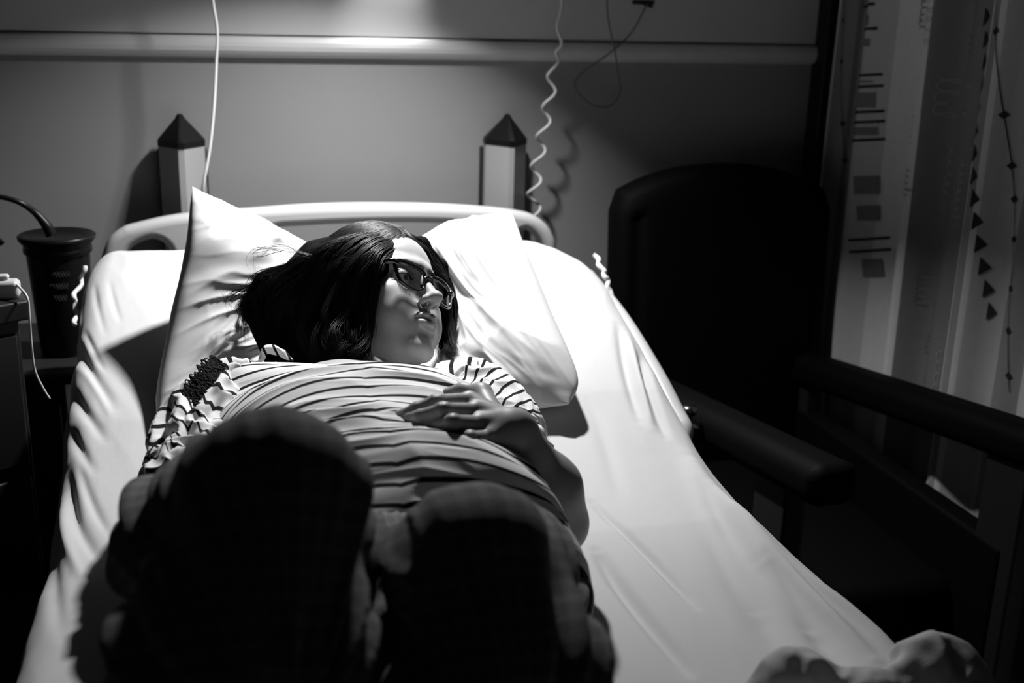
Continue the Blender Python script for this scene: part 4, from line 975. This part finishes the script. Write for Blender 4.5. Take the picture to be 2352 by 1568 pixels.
# ------------------------------------------------------------ printed curtain by the window
def curtain():
    Y0, Y1 = 2.425, .95
    def surf(y, z):
        y = np.asarray(y, float); z = np.asarray(z, float)
        f = .014*np.sin(y*30+.6*np.sin(y*9))+.008*np.sin(y*57+1.3+.1*z)+.004*np.sin(y*13+.3*z)
        return 1.400+f*(1+.25*np.sin(z*1.3))
    ny, nz = 520, 60
    y = np.linspace(Y0, Y1, ny)[:, None]; z = np.linspace(.06, 2.45, nz)[None]
    yy = y+.006*np.sin(z*2+y*5); G = np.stack([surf(yy, z), yy+0*z, z+0*yy], -1)
    # colour bands woven along the cloth, by distance along it
    edges = [1890, 1900, 1935, 1942, 1960, 1972, 2036, 2090, 2102, 2127, 2245, 2262, 2282, 2292, 2312, 2326, 2352, 2420, 2500, 2600]
    tone = [.46, .20, .12, .20, .08, .46, .60, .25, .60, .17, .50, .22, .48, .34, .36, .34, .20, .40, .22, .40]
    ey = [aX(e, 300, 1.400)[1] for e in edges]
    m = bpy.data.materials.new('printed_curtain'); m.use_nodes = True; nt = m.node_tree; b = nt.nodes['Principled BSDF']
    b.inputs['Roughness'].default_value = .9; b.inputs['Specular IOR Level'].default_value = .1
    at = nt.nodes.new('ShaderNodeAttribute'); at.attribute_name = 'band'; cr = nt.nodes.new('ShaderNodeValToRGB'); r = cr.color_ramp; r.interpolation = 'CONSTANT'
    tone = [min(.82, q*1.38) for q in tone]
    pos = [(Y0-e)/(Y0-Y1) for e in ey]; r.elements[0].position = 0; r.elements[0].color = (tone[0],)*3+(1,); r.elements.remove(r.elements[1])
    for p, t_ in zip(pos, tone):
        if p <= 0: continue
        e = r.elements.new(min(p, 1)); e.color = (t_,)*3+(1,)
    nz_ = nt.nodes.new('ShaderNodeTexNoise'); nz_.inputs['Scale'].default_value = 60; mu = nt.nodes.new('ShaderNodeMix'); mu.data_type = 'RGBA'; mu.blend_type = 'MULTIPLY'; mu.inputs[0].default_value = .12
    tc = nt.nodes.new('ShaderNodeTexCoord'); nt.links.new(tc.outputs['Object'], nz_.inputs['Vector'])
    nt.links.new(at.outputs['Fac'], cr.inputs[0]); nt.links.new(cr.outputs[0], mu.inputs[6]); nt.links.new(nz_.outputs['Fac'], mu.inputs[7]); nt.links.new(mu.outputs[2], b.inputs['Base Color'])
    V, F = two_sided(G, .0012, False)
    t = thing('curtain', 'long curtain printed with bands, ticks and handwriting, hanging at the right by the window', 'curtain', (1.400, 1.7, .06))
    band = np.broadcast_to((Y0-y)/(Y0-Y1), G.shape[:2]); CV = [V]; CF_ = [f for f in F.tolist()]; CM = [0]*len(F)
    def printed(mb, idx):
        n0 = sum(len(q) for q in CV); CV.extend(mb.V); CF_.extend([[i+n0 for i in f] for f in mb.F]); CM.extend([idx]*len(mb.F))
    MB().tube([(1.400, 2.44, 2.46), (1.400, .9, 2.46)], .012, 10).build('curtain_rod', M['steel'], t)
    dk = mat('print_dark', .035, .9, .1); lt = mat('print_light', .42, .9, .1); md = mat('print_mid', .22, .9, .1)
    def strip(pts, w_, mm, name, mb=None):
        """a flat printed stroke lying on the cloth; pts are (y, z)"""
        P = A(pts, float); P3 = np.stack([surf(P[:, 0], P[:, 1])-.0022, P[:, 0], P[:, 1]], 1)
        T = np.gradient(P, axis=0); T /= np.linalg.norm(T, axis=1, keepdims=True)+1e-9; nn = np.stack([-T[:, 1], T[:, 0]], 1)
        a = P+nn*w_/2; c = P-nn*w_/2; q = lambda S_: np.stack([surf(S_[:, 0], S_[:, 1])-.0024, S_[:, 0], S_[:, 1]], 1)
        V = np.vstack([q(a), q(c)]); n = len(P); mb.add(V, [[i, i+1, n+i+1, n+i] for i in range(n-1)])
    yz = lambda px, py: aX(px, py, 1.400)[1:]
    mb = MB() # paired rungs on the pale band
    for a in (12, 68, 173, 199, 257, 280, 321, 548, 575):
        p, q = yz(1971, a+3), yz(2034, a-2); strip([p+(q-p)*t_ for t_ in np.linspace(0, 1, 14)], .006, dk, '', mb)
    printed(mb, 1)
    mb = MB() # block shades between rungs
    for a, c in ((35, 60), (88, 108), (185, 190), (210, 250), (290, 312), (400, 450), (468, 510), (590, 640)):
        p, q = yz(1985, (a+c)/2), yz(2022, (a+c)/2); strip([p+(q-p)*t_ for t_ in np.linspace(0, 1, 10)], abs(c-a)*.0008, md, '', mb)
    printed(mb, 3)
    mb = MB() # thin lines with diamonds
    for x0, ds in ((1937, (45, 139, 282, 368)), (2318, (70, 258, 374, 451, 543, 657, 755, 862))):
        p0, p1 = yz(x0+2, -40), yz(x0-6, 900 if x0 > 2000 else 392); strip([p0+(p1-p0)*t_ for t_ in np.linspace(0, 1, 50)], .0016, dk, '', mb)
        for d in ds:
            c = p0+(p1-p0)*((d+40)/(940 if x0 > 2000 else 432)); h = .0075
            P = [(c[0]-h, c[1]), (c[0], c[1]+h), (c[0]+h, c[1]), (c[0], c[1]-h)]
            mb.add([(float(surf(a, b))-.0028, a, b) for a, b in P], [[0, 1, 2, 3]])
    for i in range(14): # saw teeth beside the narrow band
        c = yz(2268, 40+i*52); mb.add([(float(surf(a, b))-.0028, a, b) for a, b in ((c[0]+.006, c[1]+.018), (c[0]+.006, c[1]-.018), (c[0]-.010, c[1]))], [[0, 1, 2]])
    printed(mb, 1)
    def script(px0, py0, py1, size, mm, name, seed, w_=.0016):
        """a line of joined handwriting running up the cloth"""
        r = random.Random(seed); mb = MB(); py = py0; word = []
        while py < py1:
            n = r.randint(4, 7); pts = []
            x = 0
            for k in range(n): # looped letters of different heights
                hgt = r.choice([.45, .5, .55, 1.1, .5]); wd = r.uniform(.45, .8)
                for a in np.linspace(0, 2*math.pi, 14, endpoint=False): pts.append((x+wd*a/(2*math.pi)+.22*math.sin(a), hgt*.5*(1-math.cos(a))))
                x += wd
            c = yz(px0, py); P = [(c[0]+(q-.4)*size*-1, c[1]-p*size*1.0) for p, q in pts]; strip(P, w_, mm, name, mb)
            py += x*size*1560+size*900
        printed(mb, 2 if mm is lt else 3)
    script(2112, -20, 860, .020, md, 'printed_handwriting', 5, .0014)
    script(2168, -20, 850, .034, lt, 'printed_handwriting', 8, .0014)
    script(2218, 10, 800, .024, lt, 'printed_handwriting', 9, .0012)
    V = np.vstack(CV); ba = np.zeros(len(V)); ba[:band.size*2] = np.concatenate([band.ravel()]*2)
    mesh('cloth', V, CF_, m, t, attrs={'band': ba}, mats=[m, dk, lt, md], fm=CM)
curtain()

# ------------------------------------------------------------ bedside corner at the left
def bucket():
    c = aY(130, 540, 2.20); z0 = .842; r = .060; h = c[2]-z0
    t = thing('bucket', 'small dark bucket with a hoop handle on the bedside cabinet', 'bucket', (c[0], 2.20, z0))
    V, F = lathe([(.0, .0), (r*.72, 0), (r*.76, .006), (r*.80, .05), (r*.93, h-.03), (r*.93, h-.028)], (c[0], 2.20, z0), 40); mesh('body', V, F, M['bucket'], t)
    V, F = lathe([(r*.90, h-.034), (r*1.0, h-.030), (r*1.0, h-.022), (r*.98, h-.016), (r*1.12, h-.006), (r*1.14, h), (r*1.08, h+.003), (r*.9, h-.004), (0.0005, h-.006)], (c[0], 2.20, z0), 40); mesh('lid', V, F, M['bucket'], t)
    V, F = tube([aY(118, 540, 2.18), aY(108, 520, 2.18), aY(80, 488, 2.18), aY(45, 465, 2.17), (aY(0, 452, 2.17)), aY(-40, 452, 2.17), aY(-70, 480, 2.17), A([c[0]-.09, 2.18, z0+h-.01])], [.010, .009, .006, .005, .0045, .0045, .0045, .005], 10, 50); mesh('handle', V, F, M['bucket'], t)
    mb = MB(); r2 = random.Random(2)
    for k in range(3): # faint worn lettering on the label
        for i in range(9-2*k):
            a = -1.9+.09*i+.1*k; q = r*.885; z = z0+h-.062-.022*k; ca, sa = math.cos(a), math.sin(a)
            P = [(c[0]+(q+.001)*math.cos(a+.035*math.sin(b*1.0)), 2.20+(q+.001)*math.sin(a+.035*math.sin(b)), z+.005*math.cos(b)) for b in np.linspace(0, 5, 8)]; mb.tube(P, .0006, 4, None)
    mb.build('label_script', mat('label_grey', .035, .5, .3), t)
bucket()
def cabinet():
    t = thing('bedside_cabinet', 'dark bedside cabinet under the bucket, left of the bed head', 'cabinet', (-.52, 2.2, 0))
    MB().box((-.80, 2.08, .05), (-.275, 2.40, .82), .006).build('body', M['dark'], t)
    MB().box((-.82, 2.06, .82), (-.228, 2.42, .842), .006).build('worktop', M['dark'], t)
    for z in (.10, .45):
        d = MB().box((-.79, 2.065, z), (-.285, 2.08, z+.33), .004).build('door', M['dark'], t); MB().tube([(-.58, 2.062, z+.28), (-.58, 2.045, z+.28), (-.46, 2.045, z+.28), (-.46, 2.062, z+.28)], .004, 8).build('handle', M['steel'], d)
cabinet()
def trolley():
    t = thing('side_trolley', 'dark-topped side trolley with pale front at the left edge', 'trolley', (-.52, 1.8, 0))
    ca = aY(66, 690, 1.78); ang = math.radians(-28)
    def B(a, b, bev=.004): # in trolley axes, hinged at its near right corner
        return MB().box(tuple(A(a)+A([ca[0], ca[1], 0])), tuple(A(b)+A([ca[0], ca[1], 0])), bev, math.radians(32), (ca[0], ca[1], 0))
    z = ca[2]
    B((-.50, 0, z-.030), (0, .19, z)).build('top', M['dark'], t)
    B((-.49, .012, .12), (-.012, .18, z-.030)).build('body', M['wood'], t)
    dr = B((-.48, .004, z-.26), (-.02, .014, z-.05)).build('drawer', M['wood'], t); B((-.32, -.012, z-.17), (-.18, .005, z-.155), .003).build('handle', M['steel'], dr)
    B((-.48, .004, .14), (-.02, .014, z-.28)).build('door', M['wood'], t)
    for a in (-.45, -.05):
        for b in (.04, .15):
            c, s = math.cos(math.radians(32)), math.sin(math.radians(32)); x, y = ca[0]+c*a-s*b, ca[1]+s*a+c*b
            V, F = lathe([(.01, 0), (.02, .0), (.024, .03), (.02, .06), (.012, .06), (.012, .121)], (x, y, 0), 14); mesh('foot', V, F, M['cap'], t)
    # small device with its cable
    d = thing('cable_plug', 'small pale plug with a thin cable lying on the side trolley', 'plug', A([ca[0]-.07, ca[1]-.01, z]))
    p = aY(8, 650, 1.80)
    q = A([p[0], p[1], z])
    MB().box(q+A([-.03, -.012, .0]), q+A([.022, .018, .028]), .008).build('housing', M['device'], d)
    MB().box(q+A([-.02, -.004, .028]), q+A([.008, .012, .036]), .004).build('clip', M['device'], d)
    V, F = tube([q+A([.020, .004, .016]), aY(40, 655, 1.79), aY(62, 682, 1.77), aY(67, 720, 1.765), aY(72, 790, 1.765), aY(80, 850, 1.765), aY(98, 890, 1.765), aY(114, 916, 1.765)], .0019, 8, 70); mesh('cable', V, F, M['cord'], d)
trolley()

# ------------------------------------------------------------ blanket pushed down at the foot end
def blanket():
    V0 = Vol((.30, .55, .83), (.85, .98, .96), .003)
    def Z(px, py, z): return aZ(px, py, z)
    V0.chain([Z(1760, 1600, .87), Z(1800, 1560, .885), Z(1850, 1550, .885), Z(1900, 1580, .87)], [.018, .022, .022, .016], .02)
    V0.chain([Z(1880, 1580, .87), Z(1990, 1600, .872), Z(2080, 1570, .872)], [.018, .020, .018], .02)
    V0.chain([Z(2085, 1560, .875), Z(2125, 1525, .885), Z(2180, 1530, .880), Z(2220, 1580, .86), Z(2250, 1680, .86)], [.020, .026, .022, .020, .02], .02)
    V0.chain([Z(1700, 1700, .87), Z(1900, 1720, .88), Z(2100, 1700, .88)], [.03, .04, .04], .03)
    V, F = V0.surf(2); N = vnormals(V, F); w_ = 1-np.abs(fbm(V*A([34, 34, 20]), 77, 2)); V = V+N*(.007*(w_-.5))[:, None]; V = relax(V, F)
    tag(mesh('blanket', V, F, M['blanket']), 'rumpled blanket bunched at the foot of the bed, bottom right corner', 'blanket')
blanket()
# ------------------------------------------------------------ the reading lamp itself, above the frame
def lamp():
    t = thing('reading_lamp', 'swing-arm reading lamp above the bed head', 'lamp', (.30, 2.47, 1.95))
    ax = -nrm(AIM); a = nrm(np.cross(ax, (1, 0, 0))); b = np.cross(ax, a); n = 28; th = np.arange(n)*2*math.pi/n; V = []
    prof = [(.050, -.006), (.052, .03), (.040, .07), (.020, .09), (.0005, .092), (.018, .087), (.036, .066), (.047, .03), (.047, -.006)]
    for r, h in prof: V += [LAMP+ax*(h+.002)+r*(a*math.cos(q)+b*math.sin(q)) for q in th]
    m = len(prof); F = [[i*n+j, i*n+(j+1) % n, ((i+1) % m)*n+(j+1) % n, ((i+1) % m)*n+j] for i in range(m) for j in range(n)]
    mesh('shade', A(V), F, M['lamp'], t)
    e = LAMP+ax*.09; MB().tube([e, e+A([0, .10, .12]), A([.30, 2.30, 1.98]), A([.30, 2.475, 1.95])], .008, 10, 40).build('arm', M['lamp'], t)
    MB().box((.26, 2.455, 1.90), (.34, 2.478, 2.00), .006).build('wall_plate', M['lamp'], t)
lamp()
def added_spot_hood():  # made-up housing around the added glow spot, never in view
    t = thing('added_spot_hood', 'added out-of-view hood for the spot that puts a glow on the pale panel', 'lamp', SPOT+A([0, .055, .02]))
    ax = -nrm((-.01, .06, -.29)); a = nrm(np.cross(ax, (1, 0, 0))); b = np.cross(ax, a); n = 24; th = np.arange(n)*2*math.pi/n; V = []
    prof = [(.030, -.004), (.031, .02), (.022, .045), (.0005, .05), (.020, .042), (.028, .02), (.028, -.004)]
    for r, h in prof: V += [SPOT+ax*(h+.004)+r*(a*math.cos(q)+b*math.sin(q)) for q in th]
    m = len(prof); F = [[i*n+j, i*n+(j+1) % n, ((i+1) % m)*n+(j+1) % n, ((i+1) % m)*n+j] for i in range(m) for j in range(n)]
    mesh('hood', A(V), F, M['lamp'], t)
    MB().box(SPOT+A([-.012, .0, .045]), SPOT+A([.012, .054, .07]), .004).build('bracket', M['lamp'], t)
added_spot_hood()
